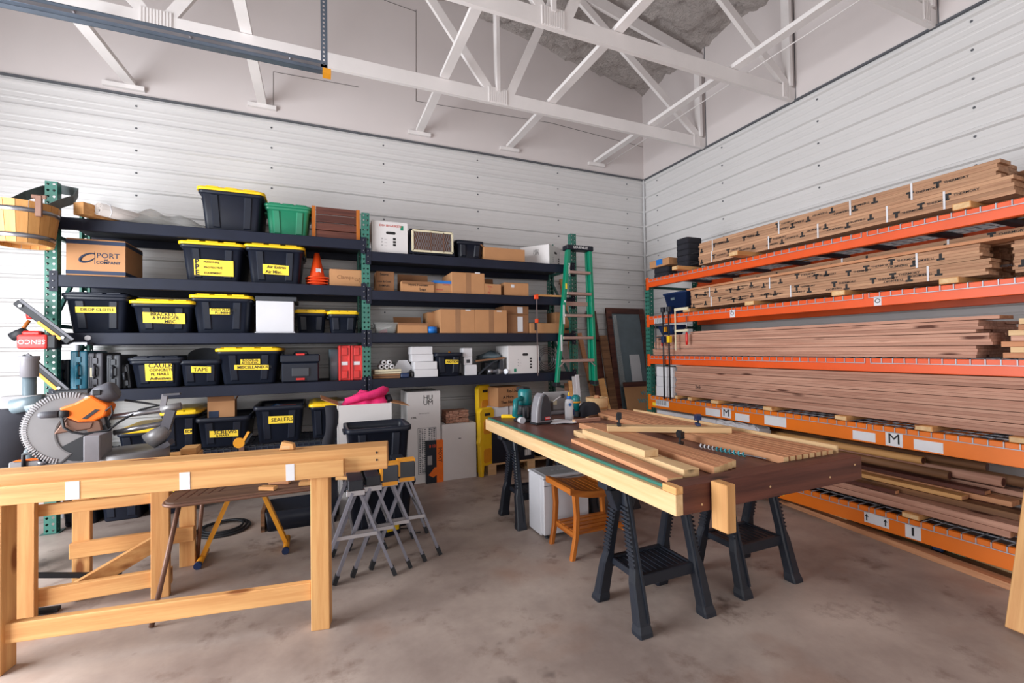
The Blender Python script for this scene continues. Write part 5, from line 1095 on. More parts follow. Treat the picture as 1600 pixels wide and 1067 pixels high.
def sawhorse(label, x, y, rz=0.0):
    s_ = thing('sawhorse', label, 'sawhorse', (x, y, 0), rz, 'black plastic sawhorses'); H = .744
    MB().box(-.29, .29, -.028, .028, H-.055, H).build('top_beam', 'horse_black', s_, bevel=.004)
    for sx in (-1, 1): MB().box(sx*.29-.03, sx*.29+.03, -.042, .042, H-.05, H-.0005).build('end_cap', 'horse_black', s_, bevel=.006)
    rib = MB()
    for i in range(13): rib.box(-.24+.04*i, -.232+.04*i, -.031, .031, H-.052, H-.006)
    rib.build('beam_ribs', 'horse_black', s_)
    for sx in (-1, 1):
        MB().prism([(-.10, H-.055), (.10, H-.055), (.055, H-.17), (-.055, H-.17)], -.03, .03, Matrix.Translation((sx*.19, 0, 0))).build('shoulder', 'horse_black', s_, bevel=.004)
        for sy in (-1, 1):
            rings = []
            for z, w_, d_, xo in ((0, .085, .075, .215), (.02, .085, .075, .215), (.05, .075, .062, .213), (.24, .070, .055, .205), (.30, .050, .050, .200), (.60, .046, .048, .19), (.70, .05, .04, .19)):
                cy = sy*(.185 - (.165)*(z/.72)); rings.append([Vector((sx*xo+v.x, cy+v.y, z)) for v in rrect(w_, d_, .008, 0, 1)])
            lg = MB().loft(rings, smooth=False).build('leg', 'horse_black', s_)
            rb = MB()
            for k in range(14):
                z = .31+.022*k; cy = sy*(.185-.165*z/.72); rb.box(sx*.195+sx*.020, sx*.195+sx*.030, cy-.026, cy+.026, z, z+.009)
            rb.build('grip_ribs', 'horse_black', lg)
            z = .30; MB().bar((sx*.19, sy*(.185-.165*.06/.72)+sy*.034, .06), (sx*.19, sy*(.185-.165*.66/.72)+sy*.027, .66), .012, .010).build('leg_edge', 'horse_black', lg)
    tr = MB().box(-.175, .175, -.12, .12, .235, .252).build('tray', 'horse_black', s_)
    rb = MB()
    for i in range(9): rb.box(-.15+.0375*i-.004, -.15+.0375*i+.004, -.112, .112, .252, .256)
    rb.build('tray_ribs', 'horse_black', tr)
    for sy in (-1, 1): MB().box(-.185, .185, sy*.125-.014, sy*.125+.014, .205, .265).build('tray_rail', 'horse_black', s_, bevel=.004)
    for sx in (-1, 1): MB().box(sx*.178-.010, sx*.178+.010, -.12, .12, .225, .262).build('tray_rail', 'horse_black', s_, bevel=.003)
    return s_
sawhorse('black plastic sawhorse under the near left corner of the workbench', 1.715, 2.06)
sawhorse('black plastic sawhorse under the near right corner of the workbench', 2.475, 2.10)
sawhorse('black plastic sawhorse under the far left corner of the workbench', 1.715, 3.55)
sawhorse('black plastic sawhorse under the far right corner of the workbench', 2.42, 3.55)

# ---- boards on the bench
def bench_board(label, p, q, w_, h, mt, z=TZP+.001, group='boards on the workbench'):
    p, q = Vector((p[0], p[1], 0)), Vector((q[0], q[1], 0)); d = q-p; b_ = thing('loose_board', label, 'board', (p.x, p.y, z), math.atan2(d.y, d.x), group)
    MB().box(0, d.length, -w_/2, w_/2, 0, h).build('board', mt, b_, bevel=.002)
    MB().box(-.001, 0, -w_/2+.003, w_/2-.003, .003, h-.003).build('end_grain', 'pine_pale', b_); return b_
ords = ['first', 'second', 'third', 'fourth', 'fifth', 'sixth', 'seventh', 'eighth', 'ninth']
for k in range(5): bench_board('%s square batten from the left in the middle row on the workbench' % ords[k], (1.715+.0405*k, 1.585+.012*k), (1.82+.030*k, 2.94-.02*k), .038, .038, 'cedar')
for k in range(8): bench_board('%s batten from the left in the right-hand row on the workbench' % ords[k], (2.17+.050*k, 1.57), (2.25+.043*k, 3.42+.02*(k % 3)), .040, .038, 'cedar')
bench_board('thin pale strip along the right edge of the workbench', (2.595, 1.58), (2.59, 3.3), .016, .05, 'pine_pale')
bench_board('wide flat board with a knot left of the battens', (1.575, 1.60), (1.655, 2.70), .088, .038, 'pine_pale')
bench_board('short pale block lying on the wide flat board', (1.565, 1.86), (1.615, 2.53), .085, .036, 'pine_pale', TZP+.040)
bench_board('thin board by the left edge of the workbench', (1.455, 1.575), (1.525, 2.52), .085, .022, 'cedar')
b_ = bench_board('pale board clamped across the battens on the workbench', (1.80, 2.58), (2.46, 2.16), .085, .036, 'pine_pale', TZP+.0405)
def f_clamp_top(label, x, y, z, body, h, rz=0):
    c_ = thing('bar_clamp', label, 'clamp', (x, y, z), rz); MB().box(-.008, .008, -.005, .005, 0, h).build('bar', 'black_rubber', c_); MB().box(-.02, .05, -.014, .014, h*.55, h*.55+.03).build('jaw', body, c_, bevel=.004); MB().bar((-.01, 0, h*.62), (-.02, 0, h), .028, .03).build('grip', body, c_); MB().lathe([(.016, 0), (.016, .012)], 10, Matrix.Translation((.04, 0, h*.42))).build('pad', body, c_); MB().box(-.02, .04, -.012, .012, 0, .02).build('lower_jaw', body, c_, bevel=.003); return c_
f_clamp_top('black bar clamp standing at the far end of the clamped board', 1.84, 2.50, TZP+.078, 'black_rubber', .09, R_(60))
f_clamp_top('blue clamp head standing at the near end of the clamped board', 2.30, 2.27, TZP+.078, 'navy', .075, R_(60))
f_clamp_top('small black clamp standing among the battens', 2.02, 2.14, TZP+.001, 'black_rubber', .09, R_(30))
p, q = at(1092, 697, 'z', .862), at(1197, 718, 'z', .862); d = q-p
a_ = thing('auger_bit', 'teal and white twisted auger bit lying on the workbench', 'drill bit', (p.x, p.y, .866), math.atan2(d.y, d.x)); Lb = d.length
MB().tube([(0,0,0), (Lb,0,0)], .004, 6).build('shank', 'steel', a_)
for k in range(11):
    x = .01+k*.026; MB().tube([(x+.0022*i, .011*math.cos(i*.9), .011*math.sin(i*.9)) for i in range(8)], .0035, 5).build('flute', 'ink_teal' if k > 3 else 'paper', a_)
# ---- tools at the far end
r_ = thing('router', 'teal and black trim router with a clear guard on the workbench', 'router', (1.60, 3.47, TZP+.001), R_(10))
MB().lathe([(.075, 0), (.075, .012), (.05, .02), (.05, .02)], 24).build('base', 'black_rubber', r_); MB().lathe([(.048, .02), (.048, .10), (.042, .11)], 20).build('motor_collar', 'charcoal_plastic', r_)
MB().lathe([(.042, .11), (.045, .13), (.045, .20), (.035, .22), (.03, .222)], 20).build('motor_head', 'teal_tool', r_); MB().tube([(-.04, -.02, .16), (-.09, -.03, .15), (-.10, -.03, .05), (-.05, -.03, .03)], .018, 8).build('handle', 'teal_tool', r_)
for k in range(4): MB().box(-.05+.03*k, -.04+.03*k, -.055, -.045, .03, .10).build('vent', 'steel', r_)
MB().lathe([(.022, 0), (.022, .03)], 12, Matrix.Translation((-.08, -.06, .02)) @ Matrix.Rotation(R_(90), 4, 'X')).build('knob', 'white_gloss', r_); MB().box(-.03, .03, -.02, .06, .20, .235).build('battery', 'black_rubber', r_, bevel=.006); r_.scale = (1.3, 1.3, 1.2)
r_ = thing('hand_planer', 'teal and black power tool lying behind the router', 'power tool', (1.84, 3.66, TZP+.001), R_(25)); MB().box(-.12, .12, -.05, .05, 0, .07).build('body', 'black_rubber', r_, bevel=.012); MB().tube([(-.09, 0, .06), (-.07, 0, .15), (.05, 0, .17), (.08, 0, .07)], .02, 8).build('handle', 'teal_tool', r_); MB().box(.04, .13, -.055, .055, .02, .12).build('head', 'charcoal_plastic', r_, bevel=.01); MB().lathe([(.025, 0), (.025, .03)], 12, Matrix.Translation((.08, 0, .13))).build('knob', 'steel', r_)
r_ = thing('belt_sander', 'upright grey belt sander with curved top on the workbench', 'sander', (1.645, 3.26, TZP+.001), R_(8))
pl = [(-.075, 0), (.075, 0), (.072, .10), (.055, .18), (.025, .235), (-.01, .25), (-.04, .22), (-.062, .15), (-.072, .08)]
MB().prism(pl, -.045, .045).build('housing', 'grey_plastic', r_, bevel=.012, seg=2); MB().prism([(x*.72+.012, z*.84+.03) for x, z in pl], -.052, -.044).build('side_cover', 'charcoal_plastic', r_, bevel=.004); MB().box(-.08, .08, -.05, .05, 0, .018).build('base', 'black_rubber', r_, bevel=.004); MB().box(.0, .045, -.0545, -.05, .035, .06).build('badge', 'red', r_)
text('TRITON', .014, 'white_print', r_, (.004, -.055, .047))
for k in range(3):
    s_ = thing('paper_sheet', ['lower', 'middle', 'upper'][k] + ' sheet of paper beside the grey sander', 'paper', (1.79+.015*k, 3.27-.03*k, TZP+.001+.003*k), R_(20-24*k), 'papers on the workbench'); mb = MB(); n = 6; mb.add([(-.10+.2*i/n, yy, .0012+.008*abs(math.sin(i*.9+k))*(i/n)) for i in range(n+1) for yy in (-.075, .075)], [(2*i, 2*i+2, 2*i+3, 2*i+1) for i in range(n)], True); mb.build('sheet', 'paper', s_)
g_ = thing('glue_bottle', 'white glue bottle with blue cap on the workbench', 'bottle', (1.945, 3.33, TZP+.001)); MB().lathe([(.033, 0), (.036, .006), (.036, .14), (.030, .165), (.018, .175)], 20).build('body', 'white_gloss', g_); MB().lathe([(.020, .175), (.020, .195), (.012, .198)], 14).build('cap', 'blue', g_); MB().lathe([(.008, .198), (.004, .232)], 10).build('tip', 'yellow', g_)
MB().lathe([(.0365, .03), (.0365, .12)], 20, caps=False).build('label', 'paper', g_); MB().lathe([(.014, 0), (.014, .002)], 14, Matrix.Translation((-.012, -.036, .13)) @ Matrix.Rotation(R_(90), 4, 'X')).build('badge', 'blue', g_); MB().box(.018, .034, -.034, -.024, .04, .09).build('print', 'navy', g_)
k_ = thing('utility_knife', 'yellow and black utility knife at the far corner of the workbench', 'knife', (1.56, 3.64, TZP+.001), R_(-30)); MB().box(-.10, .05, -.017, .017, 0, .03).build('handle', 'yellow', k_, bevel=.006); MB().box(.05, .10, -.018, .018, 0, .032).build('grip', 'black_rubber', k_, bevel=.006)
w_b = thing('tool_box', 'pale grey open tool case standing on the far end of the workbench', 'tool case', (2.03, 3.68, TZP+.001), R_(-6)); MB().box(-.13, .13, -.05, .05, 0, .03).build('tray', 'grey_plastic', w_b, bevel=.006); MB().box(-.13, .13, .03, .05, .03, .20).build('lid', 'print_grey', w_b, bevel=.006); MB().lathe([(.02, 0), (.02, .01)], 12, Matrix.Translation((.06, .03, .16)) @ Matrix.Rotation(R_(90), 4, 'X')).build('latch', 'charcoal_plastic', w_b); MB().box(-.06, .0, .02, .03, .08, .12).build('tape', 'cream', w_b)
MB().tube([(-.1, 0, .03), (-.06, 0, .10), (-.02, 0, .13), (.03, 0, .16)], .006, 6).build('cable', 'paper', w_b)
bt = thing('cordless_tool', 'dark cordless tool with amber ring beside the glue bottle', 'power tool', (2.09, 3.46, TZP+.001), R_(40)); MB().box(-.05, .05, -.04, .04, 0, .05).build('battery', 'black_rubber', bt, bevel=.008); MB().lathe([(.03, .05), (.028, .10), (.04, .12), (.04, .17), (.02, .19)], 16).build('body', 'teal_tool', bt); MB().lathe([(.042, .12), (.042, .135)], 16).build('ring', 'amber', bt)
cap_ = thing('cap', 'dark cloth cap lying behind the glue bottle', 'cap', (2.20, 3.42, TZP+.001), R_(-20)); MB().lathe([(.10, 0), (.10, .04), (.085, .09), (.05, .12), (.0, .128)], 20, caps=False).build('crown', 'felt', cap_); mb = MB(); mb.loft([[Vector((.16*math.cos(R_(a))*1.0, .10*math.sin(R_(a)), z)) for a in range(-90, 91, 15)] + [Vector((.05, 0, z))] for z in (.0, .006)], smooth=False); mb.build('brim', 'felt', cap_)
tb = thing('wooden_tub', 'pale round wooden tub at the far right end of the workbench', 'tub', (2.44, 3.66, TZP+.001)); MB().lathe([(.095, 0), (.10, .01), (.105, .13), (.098, .13), (.09, .012)], 28).build('wall', 'pine_pale', tb); MB().lathe([(.106, .03), (.108, .034), (.108, .042), (.1065, .046)], 28, caps=False).build('hoop', 'pine', tb); MB().lathe([(.025, .10), (.03, .13), (.02, .15)], 12).build('knob', 'cedar', tb)
for i, (x, y, L, rz, lb) in enumerate(((2.02, 3.18, .26, 5, 'thin reddish offcut lying before the glue bottle'), (2.16, 3.30, .24, 35, 'dark offcut lying right of the glue bottle'), (2.24, 3.22, .14, 80, 'short dark block right of the glue bottle'))): bench_board(lb, (x-L/2*math.cos(R_(rz)), y-L/2*math.sin(R_(rz))), (x+L/2*math.cos(R_(rz)), y+L/2*math.sin(R_(rz))), .04, .025, 'redwood' if i == 0 else 'brown_board', group='offcuts on the workbench')
# ---- white cabinet and teak stool under the bench
f_ = thing('mini_fridge', 'small white refrigerator standing under the workbench', 'refrigerator', (1.77, 3.225, 0)); MB().box(-.20, .20, -.08, .13, .012, .455).build('cabinet', 'white_gloss', f_, bevel=.006); MB().box(-.20, .20, -.135, -.084, .03, .45).build('door', 'white_gloss', f_, bevel=.006); MB().box(-.205, .205, -.14, .135, .456, .476).build('top_panel', 'white_gloss', f_, bevel=.005); MB().box(-.17, .17, -.11, .11, .476, .479).build('top_inset', 'print_grey', f_); text('DANBY', .04, 'print_grey', f_, (-.06, 0, .4795), (1,0,0), (0,1,0)); MB().box(-.196, .196, -.137, -.134, .40, .404).build('door_line', 'dark_grey', f_)
for sx in (-.16, .16):
    for sy in (-.1, .1): MB().lathe([(.018, 0), (.018, .012)], 10, Matrix.Translation((sx, sy, 0))).build('foot', 'charcoal_plastic', f_)
s_ = thing('slatted_stool', 'teak slatted saddle stool under the workbench', 'stool', (1.84, 2.87, 0), R_(0)); SW, SD, SH = .54, .36, .475
def sag(x): return SH - .045*(1-(abs(x)/(SW/2))**2) + .0
for k in range(11):
    x = -.225+.045*k; mb = MB(); o = MB().box(-SD/2+.03, SD/2-.03, -.019, .019, -.009, .009).build('slat', 'teak', s_, bevel=.002); o.rotation_euler = (-math.atan(2*.045*x/(SW/2)**2), 0, R_(90)); o.location = (x, 0, sag(x)+.012)
for y in (-SD/2+.015, SD/2-.015):
    mb = MB(); rings = []
    for i in range(13):
        x = -SW/2+SW*i/12; z = sag(x); rings.append([Vector((x, y-.016, z-.022)), Vector((x, y+.016, z-.022)), Vector((x, y+.016, z+.022)), Vector((x, y-.016, z+.022))])
    mb.loft(rings, smooth=False); mb.build('seat_rail', 'teak', s_)
for x in (-SW/2+.015, SW/2-.015): o = MB().box(-SD/2, SD/2, -.018, .018, -.02, .02).build('end_rail', 'teak', s_, bevel=.004); o.rotation_euler = (0, 0, R_(90)); o.location = (x, 0, SH)
for sx in (-1, 1):
    for sy in (-1, 1):
        rings = []
        for z, dx, w_ in ((0, .245, .036), (.15, .215, .036), (.30, .205, .038), (.45, .215, .042)): rings.append([Vector((sx*dx+v.x, sy*(SD/2-.03)+v.y, z)) for v in rrect(w_, .034, .006, 0, 1)])
        MB().loft(rings, smooth=False).build('leg', 'teak_z', s_)
for k in range(5): o = MB().box(-.20, .20, -.022, .022, -.007, .007).build('shelf_slat', 'teak', s_, bevel=.002); o.location = (0, -.12+.06*k, .165)
for x in (-.2, .2): o = MB().box(-.14, .14, -.012, .012, -.02, .02).build('shelf_rail', 'teak', s_, bevel=.003); o.rotation_euler = (0, 0, R_(90)); o.location = (x, 0, .145)

# ================================================================ TIMBER TRESTLE IN THE FOREGROUND
ang = R_(-10.0)
HL = .70
tr = thing('timber_trestle', 'long pine timber trestle in the left foreground', 'trestle', (.013-HL*math.cos(ang), 2.64-HL*math.sin(ang), 0), ang)
def tbx(nm, mt, x0, x1, y0, y1, z0, z1, vertical=False, par=None, tilt=0.0):
    if vertical:
        o = MB().box(0, z1-z0, y0, y1, x0, x1).build(nm, mt, par or tr, bevel=.003); o.rotation_euler = (0, R_(-90), 0); o.location = (0, 0, z0)
        o.data.transform(Matrix.Scale(-1, 4, (0, 0, 1))); o.data.flip_normals(); return o
    o = MB().box(x0, x1, y0, y1, z0, z1).build(nm, mt, par or tr, bevel=.003); o.rotation_euler = (0, -tilt, 0); o.location = (0, 0, -tilt*HL); return o
tbx('post', 'pine', HL-.045, HL+.045, -.045, .045, 0, .80, True)
tbx('post', 'pine', HL-1.50, HL-1.354, -.045, .045, 0, .775, True)
bm_ = tbx('top_beam', 'pine', -HL-.35, HL+.355, -.02, .14, .802, .925, tilt=.014)
fr_ = tbx('front_rail', 'pine', -HL-.35, HL+.135, -.062, -.021, .792, .878, tilt=.014)
st_ = tbx('stretcher', 'pine', -HL-.30, HL-.046, -.02, .02, .150, .240, tilt=.014)
for x, w_ in ((-.36, .055), (.10, .045), (.575, .04)): MB().box(x-w_/2, x+w_/2, -.0645, -.062, .795, .8785).build('paper_tape', 'paper', fr_)
for x, z in ((HL+.30, .895), (HL+.30, .855)): MB().lathe([(.006, 0), (.006, .002)], 8, Matrix.Translation((x, -.020, z)) @ Matrix.Rotation(R_(90), 4, 'X')).build('screw_head', 'ink', bm_)
# right-hand trestle leg that enters the frame
q_ = thing('timber_trestle', 'pine trestle leg standing at the bottom right corner', 'trestle', (3.15, 1.10, 0))
for y in (0.0, -.95):
    o = MB().box(0, 1.06, -.045, .045, -.032, .032).build('leg', 'pine', q_, bevel=.003); o.rotation_euler = (0, R_(-69), 0); o.location = (.035, y, .014)
MB().box(.44, .54, -1.15, -.01, .93, 1.02).build('top_beam', 'pine', q_, bevel=.003)

# ================================================================ MITRE SAW BENCH
mbn = thing('saw_bench', 'pine bench carrying the mitre saw behind the foreground trestle', 'bench', (-1.17, 3.56, 0))
def vb(nm, x0, x1, y0, y1, z0, z1, mt='pine_z'): return MB().box(x0, x1, y0, y1, z0, z1).build(nm, mt, mbn, bevel=.003)
vb('leg', -.35, -.26, -.225, -.185, 0, .74); vb('leg', .255, .345, -.225, -.185, 0, .74); vb('leg', -.26, -.17, .185, .225, 0, .74); vb('leg', .30, .39, .185, .225, 0, .74)
vb('apron', -.35, .345, -.185, -.145, .555, .615, 'pine'); vb('apron', -.30, .39, .145, .185, .55, .64, 'pine')
vb('stretcher', -.35, .345, -.185, -.147, .055, .150, 'pine'); vb('stretcher', -.26, .39, .147, .185, .18, .275, 'pine')
MB().bar((.28, .10, .27), (-.18, -.06, .05), .04, .09).build('diagonal_brace', 'pine', mbn)
for k in range(3): vb('top_board', -.42, .43, -.23+.155*k, -.08+.155*k, .741, .779, 'pine')
vb('stop_block', .33, .42, .08, .22, .78, .82, 'pine')
BX, BY, BZ0 = -1.20, 3.46, .780
ms = thing('mitre_saw', 'grey and orange sliding mitre saw on the pine bench', 'mitre saw', (BX, BY, BZ0))
def s3(px, py, y=0.0): v = at(px, py, 'y', BY+y); return Vector((v.x-BX, y, v.z-BZ0))
def Ym(c): return Matrix.Translation(c) @ Matrix.Rotation(R_(90), 4, 'X')
c0 = s3(112, 667)
MB().lathe([(.17, 0), (.185, .012), (.185, .078), (.16, .086)], 36, Matrix.Translation((.16, 0, .012))).build('turntable', 'saw_grey', ms)
MB().box(-.33, .30, -.13, .13, 0, .014).build('base', 'dark_grey', ms, bevel=.004)
MB().box(-.38, .05, -.035, .035, .014, .082).build('table_arm', 'saw_grey', ms, bevel=.006); MB().box(-.36, .04, -.034, .012, .082, .086).build('kerf_insert', 'tool_orange', ms)
f1 = s3(149, 675, -.04); f2 = s3(170, 712, -.04)
MB().box(f1.x, f2.x+.01, -.19, -.02, f2.z, f1.z).build('fence', 'grey_plastic', ms, bevel=.004); MB().box(f1.x-.004, f1.x+.001, -.18, -.03, f2.z+.03, f1.z-.02).build('fence_face', 'dark_grey', ms)
# blade
nT = 48; poly = []
for i in range(nT*2): r = .155 if i % 2 else .149; a = 2*math.pi*i/(nT*2); poly.append((c0.x+.03+r*math.cos(a), c0.z-.025+r*math.sin(a)))
MB().prism(poly, -.0015, .0015).build('blade', 'charcoal_plastic', ms)
# upper guard: hollow-looking sector with a ribbed rim
poly = []; Ro = .205
for i in range(29): a = R_(62 + (262-62)*i/28); poly.append((c0.x+Ro*math.cos(a), c0.z+Ro*math.sin(a)))
for i in range(20): a = R_(255 - (255-70)*i/19); poly.append((c0.x+.05+.10*math.cos(a), c0.z-.035+.115*math.sin(a)))
gd = MB().prism(poly, -.045, .02).build('blade_guard', 'saw_grey', ms, bevel=.010, seg=2)
rb = MB()
for i in range(46):
    a = R_(75 + 180*i/45); M = Matrix.Translation((c0.x+(Ro-.002)*math.cos(a), 0, c0.z+(Ro-.002)*math.sin(a))) @ Matrix.Rotation(-a, 4, 'Y'); rb.box(-.026, .003, -.049, -.02, -.003, .003, M)
rb.build('guard_ribs', 'aluminium', gd)
MB().lathe([(.04, 0), (.165, 0), (.17, .012), (.165, .02)], 40, Ym((c0.x-.004, -.016, c0.z+.004))).build('guard_plate', 'saw_grey', ms)
poly = [(c0.x-.06, c0.z-.03), (c0.x+.0, c0.z+.07), (c0.x+.08, c0.z+.08), (c0.x+.15, c0.z+.03), (c0.x+.16, c0.z-.03), (c0.x+.10, c0.z-.04), (c0.x+.08, c0.z-.01)]
MB().prism(poly, -.055, -.03).build('arbor_cover', 'brown_steel', ms, bevel=.006)
poly = [(c0.x+.05+.135*math.cos(R_(a)), c0.z-.06+.135*math.sin(R_(a))) for a in range(-150, 31, 12)]
MB().prism(poly, -.04, -.028).build('lower_guard', 'black_rubber', ms)
# handle, head, motor
h0, h1, h2 = s3(60, 649, -.075), s3(92, 647, -.075), s3(108, 646, -.06)
MB().tube([h0, h0+(h1-h0)*.15, h1], [.012, .019, .020], 10).build('handle_grip', 'dark_grey', ms); MB().tube([h1, h2], .021, 10).build('handle_neck', 'black_rubber', ms)
poly = [tuple((lambda v: (v.x, v.z))(s3(*q))) for q in ((100, 636), (125, 628), (150, 615), (160, 622), (178, 632), (172, 648), (155, 656), (130, 657), (112, 650))]
MB().prism(poly, -.07, .05).build('head_housing', 'tool_orange', ms, bevel=.012, seg=2)
poly = [tuple((lambda v: (v.x, v.z))(s3(*q))) for q in ((112, 650), (130, 657), (155, 656), (150, 668), (125, 672), (108, 662))]
MB().prism(poly, -.06, .045).build('gear_case', 'brown_steel', ms, bevel=.008)
m0, m1 = s3(148, 622), s3(182, 608)
MB().tube([m0, m0+(m1-m0)*.2, m0+(m1-m0)*.85, m1], [.042, .058, .058, .045], 16).build('motor', 'dark_grey', ms); MB().lathe([(.02, 0), (.024, .01), (.012, .014)], 14, Ym((m0.x-.005, -.05, m0.z))).build('pivot_cap', 'steel', ms); mm = s3(158, 612); MB().box(mm.x-.02, mm.x+.02, -.064, -.05, mm.z-.016, mm.z+.016).build('switch', 'black_rubber', ms, bevel=.004)
ab = s3(147, 643); MB().prism([(ab.x-.03, ab.z-.03), (ab.x+.03, ab.z+.02), (ab.x+.05, ab.z+.015), (ab.x-.01, ab.z-.035)], -.074, -.069).build('vent_slot', 'black_rubber', ms)
# rails and rear bracket
for k, ((a_, b__), y) in enumerate((((172, 660), (283, 633)), ((185, 676), (262, 660)))):
    MB().tube([s3(a_, b__, .0) if False else s3(172, 652) if k == 0 else s3(178, 676), s3(283, 636) if k == 0 else s3(262, 660)], .0165, 12).build('slide_rail', 'steel', ms)
b0, b1 = s3(283, 634), s3(252, 640); MB().tube([b0, b1], .024, 10).build('rail_clamp', 'saw_grey', ms)
MB().bar(s3(268, 640), s3(256, 678), .05, .05).build('rear_bracket', 'dark_grey', ms); MB().bar(s3(254, 640), s3(258, 616), .03, .022).build('latch_post', 'grey_plastic', ms); MB().bar(s3(256, 617), s3(282, 615), .03, .012).build('latch_lever', 'dark_grey', ms)
MB().tube([s3(235, 690), s3(250, 678), s3(262, 668)], [.06, .05, .03], 14).build('pivot_post', 'saw_grey', ms); MB().bar(s3(240, 705), s3(268, 690), .10, .03).build('rear_arm', 'dark_grey', ms); MB().box(.10, .20, -.05, .05, .06, .075).build('miter_scale', 'white_gloss', ms)
MB().tube([s3(97, 660, -.06), s3(94, 645, -.07), s3(100, 668, -.07), s3(112, 675, -.07), s3(130, 678, -.06), s3(170, 672, -.05), s3(185, 660, -.03), s3(220, 640, 0), s3(250, 633, .02), s3(230, 630, .03), s3(195, 625, .03)], .007, 6).build('power_cord', 'black_rubber', ms)
MB().tube([s3(165, 642, -.07), s3(174, 634, -.075), s3(176, 645, -.075), s3(170, 656, -.07)], .005, 6).build('cable_loop', 'black_rubber', ms)
# stand wing, hoses and dust bag left of the saw
wg = thing('stand_wing', 'pale metal extension wing left of the mitre saw', 'saw stand', (-1.86, 3.52, 0)); MB().box(-.24, .20, -.10, .10, .76, .80).build('top_plate', 'white_gloss', wg, bevel=.004); MB().box(-.24, .20, -.104, -.10, .68, .80).build('apron', 'print_grey', wg)
for sx in (-.20, .16):
    for sy in (-.08, .08): MB().tube([(sx, sy, .76), (sx+(.08 if sx < 0 else .02), sy*1.2, .008)], .014, 8).build('leg', 'black_rubber', wg)
MB().bar((-.2, 0, .3), (.68, .22, .02), .03, .025).build('brace', 'black_rubber', wg); MB().bar((-.2, -.08, .05), (.5, -.1, .012), .04, .02).build('foot_bar', 'black_rubber', wg)
cl_ = thing('hold_down_clamp', 'black hold-down clamp on the left of the mitre saw base', 'clamp', (at(38, 735, 'y', 3.36).x, 3.42, .801)); MB().box(-.05, .05, -.02, .02, 0, .03).build('foot', 'charcoal_plastic', cl_, bevel=.006); MB().tube([(-.03, 0, .03), (-.03, 0, .10), (.02, 0, .11), (.05, 0, .05)], .010, 8).build('arm', 'black_rubber', cl_); MB().lathe([(.02, 0), (.022, .02)], 10, Matrix.Translation((.05, 0, .035))).build('pad', 'steel', cl_)
db = thing('dust_bag', 'black cloth dust bag hanging at the left edge behind the saw', 'dust bag', (at(14, 690, 'y', 4.1).x, 4.1, .36)); rings = []; rn = random.Random(12)
for i in range(12):
    z = i/11; wv = .20*math.sin(math.pi*min(1, .22+.78*(1-z)))+.04; rings.append([Vector((wv*math.cos(2*math.pi*j/16)*(1+rn.uniform(-.08,.08))-.10+.42*z*z*.6, .7*wv*math.sin(2*math.pi*j/16)*(1+rn.uniform(-.08,.08)), .80*z)) for j in range(16)])
MB().loft(rings).build('cloth', 'felt', db); MB().tube([(-.1, -.14, 0), (.02, -.15, .30)], .012, 8).build('frame_tube', 'aluminium', db); MB().box(-.14, .0, -.10, .10, -.36+.002, .05).build('foot', 'charcoal_plastic', db)
hp = thing('dust_hose', 'grey plastic dust pipe rising behind the mitre saw', 'pipe', (at(46, 620, 'y', 4.0).x, 4.0, 0)); zt, zb = at(46, 556, 'y', 4.0).z, at(46, 622, 'y', 4.0).z
MB().lathe([(.034, 0.001), (.034, zt-.14)], 16).build('pipe', 'slate', hp); MB().lathe([(.045, zt-.14), (.045, zt-.03), (.05, zt-.025), (.05, zt)], 16).build('coupling', 'grey_plastic', hp)
for px in (28, 52): c_ = at(px, 634, 'y', 4.0); MB().tube([(c_.x-hp.location.x, -.06, c_.z), (c_.x-hp.location.x+.16, -.06, c_.z+.03)], .045, 12).build('branch', 'slate', hp)
MB().box(-.12, .20, -.05, .05, zb-.06, zb+.02).build('clamp_plate', 'print_grey', hp, bevel=.004)
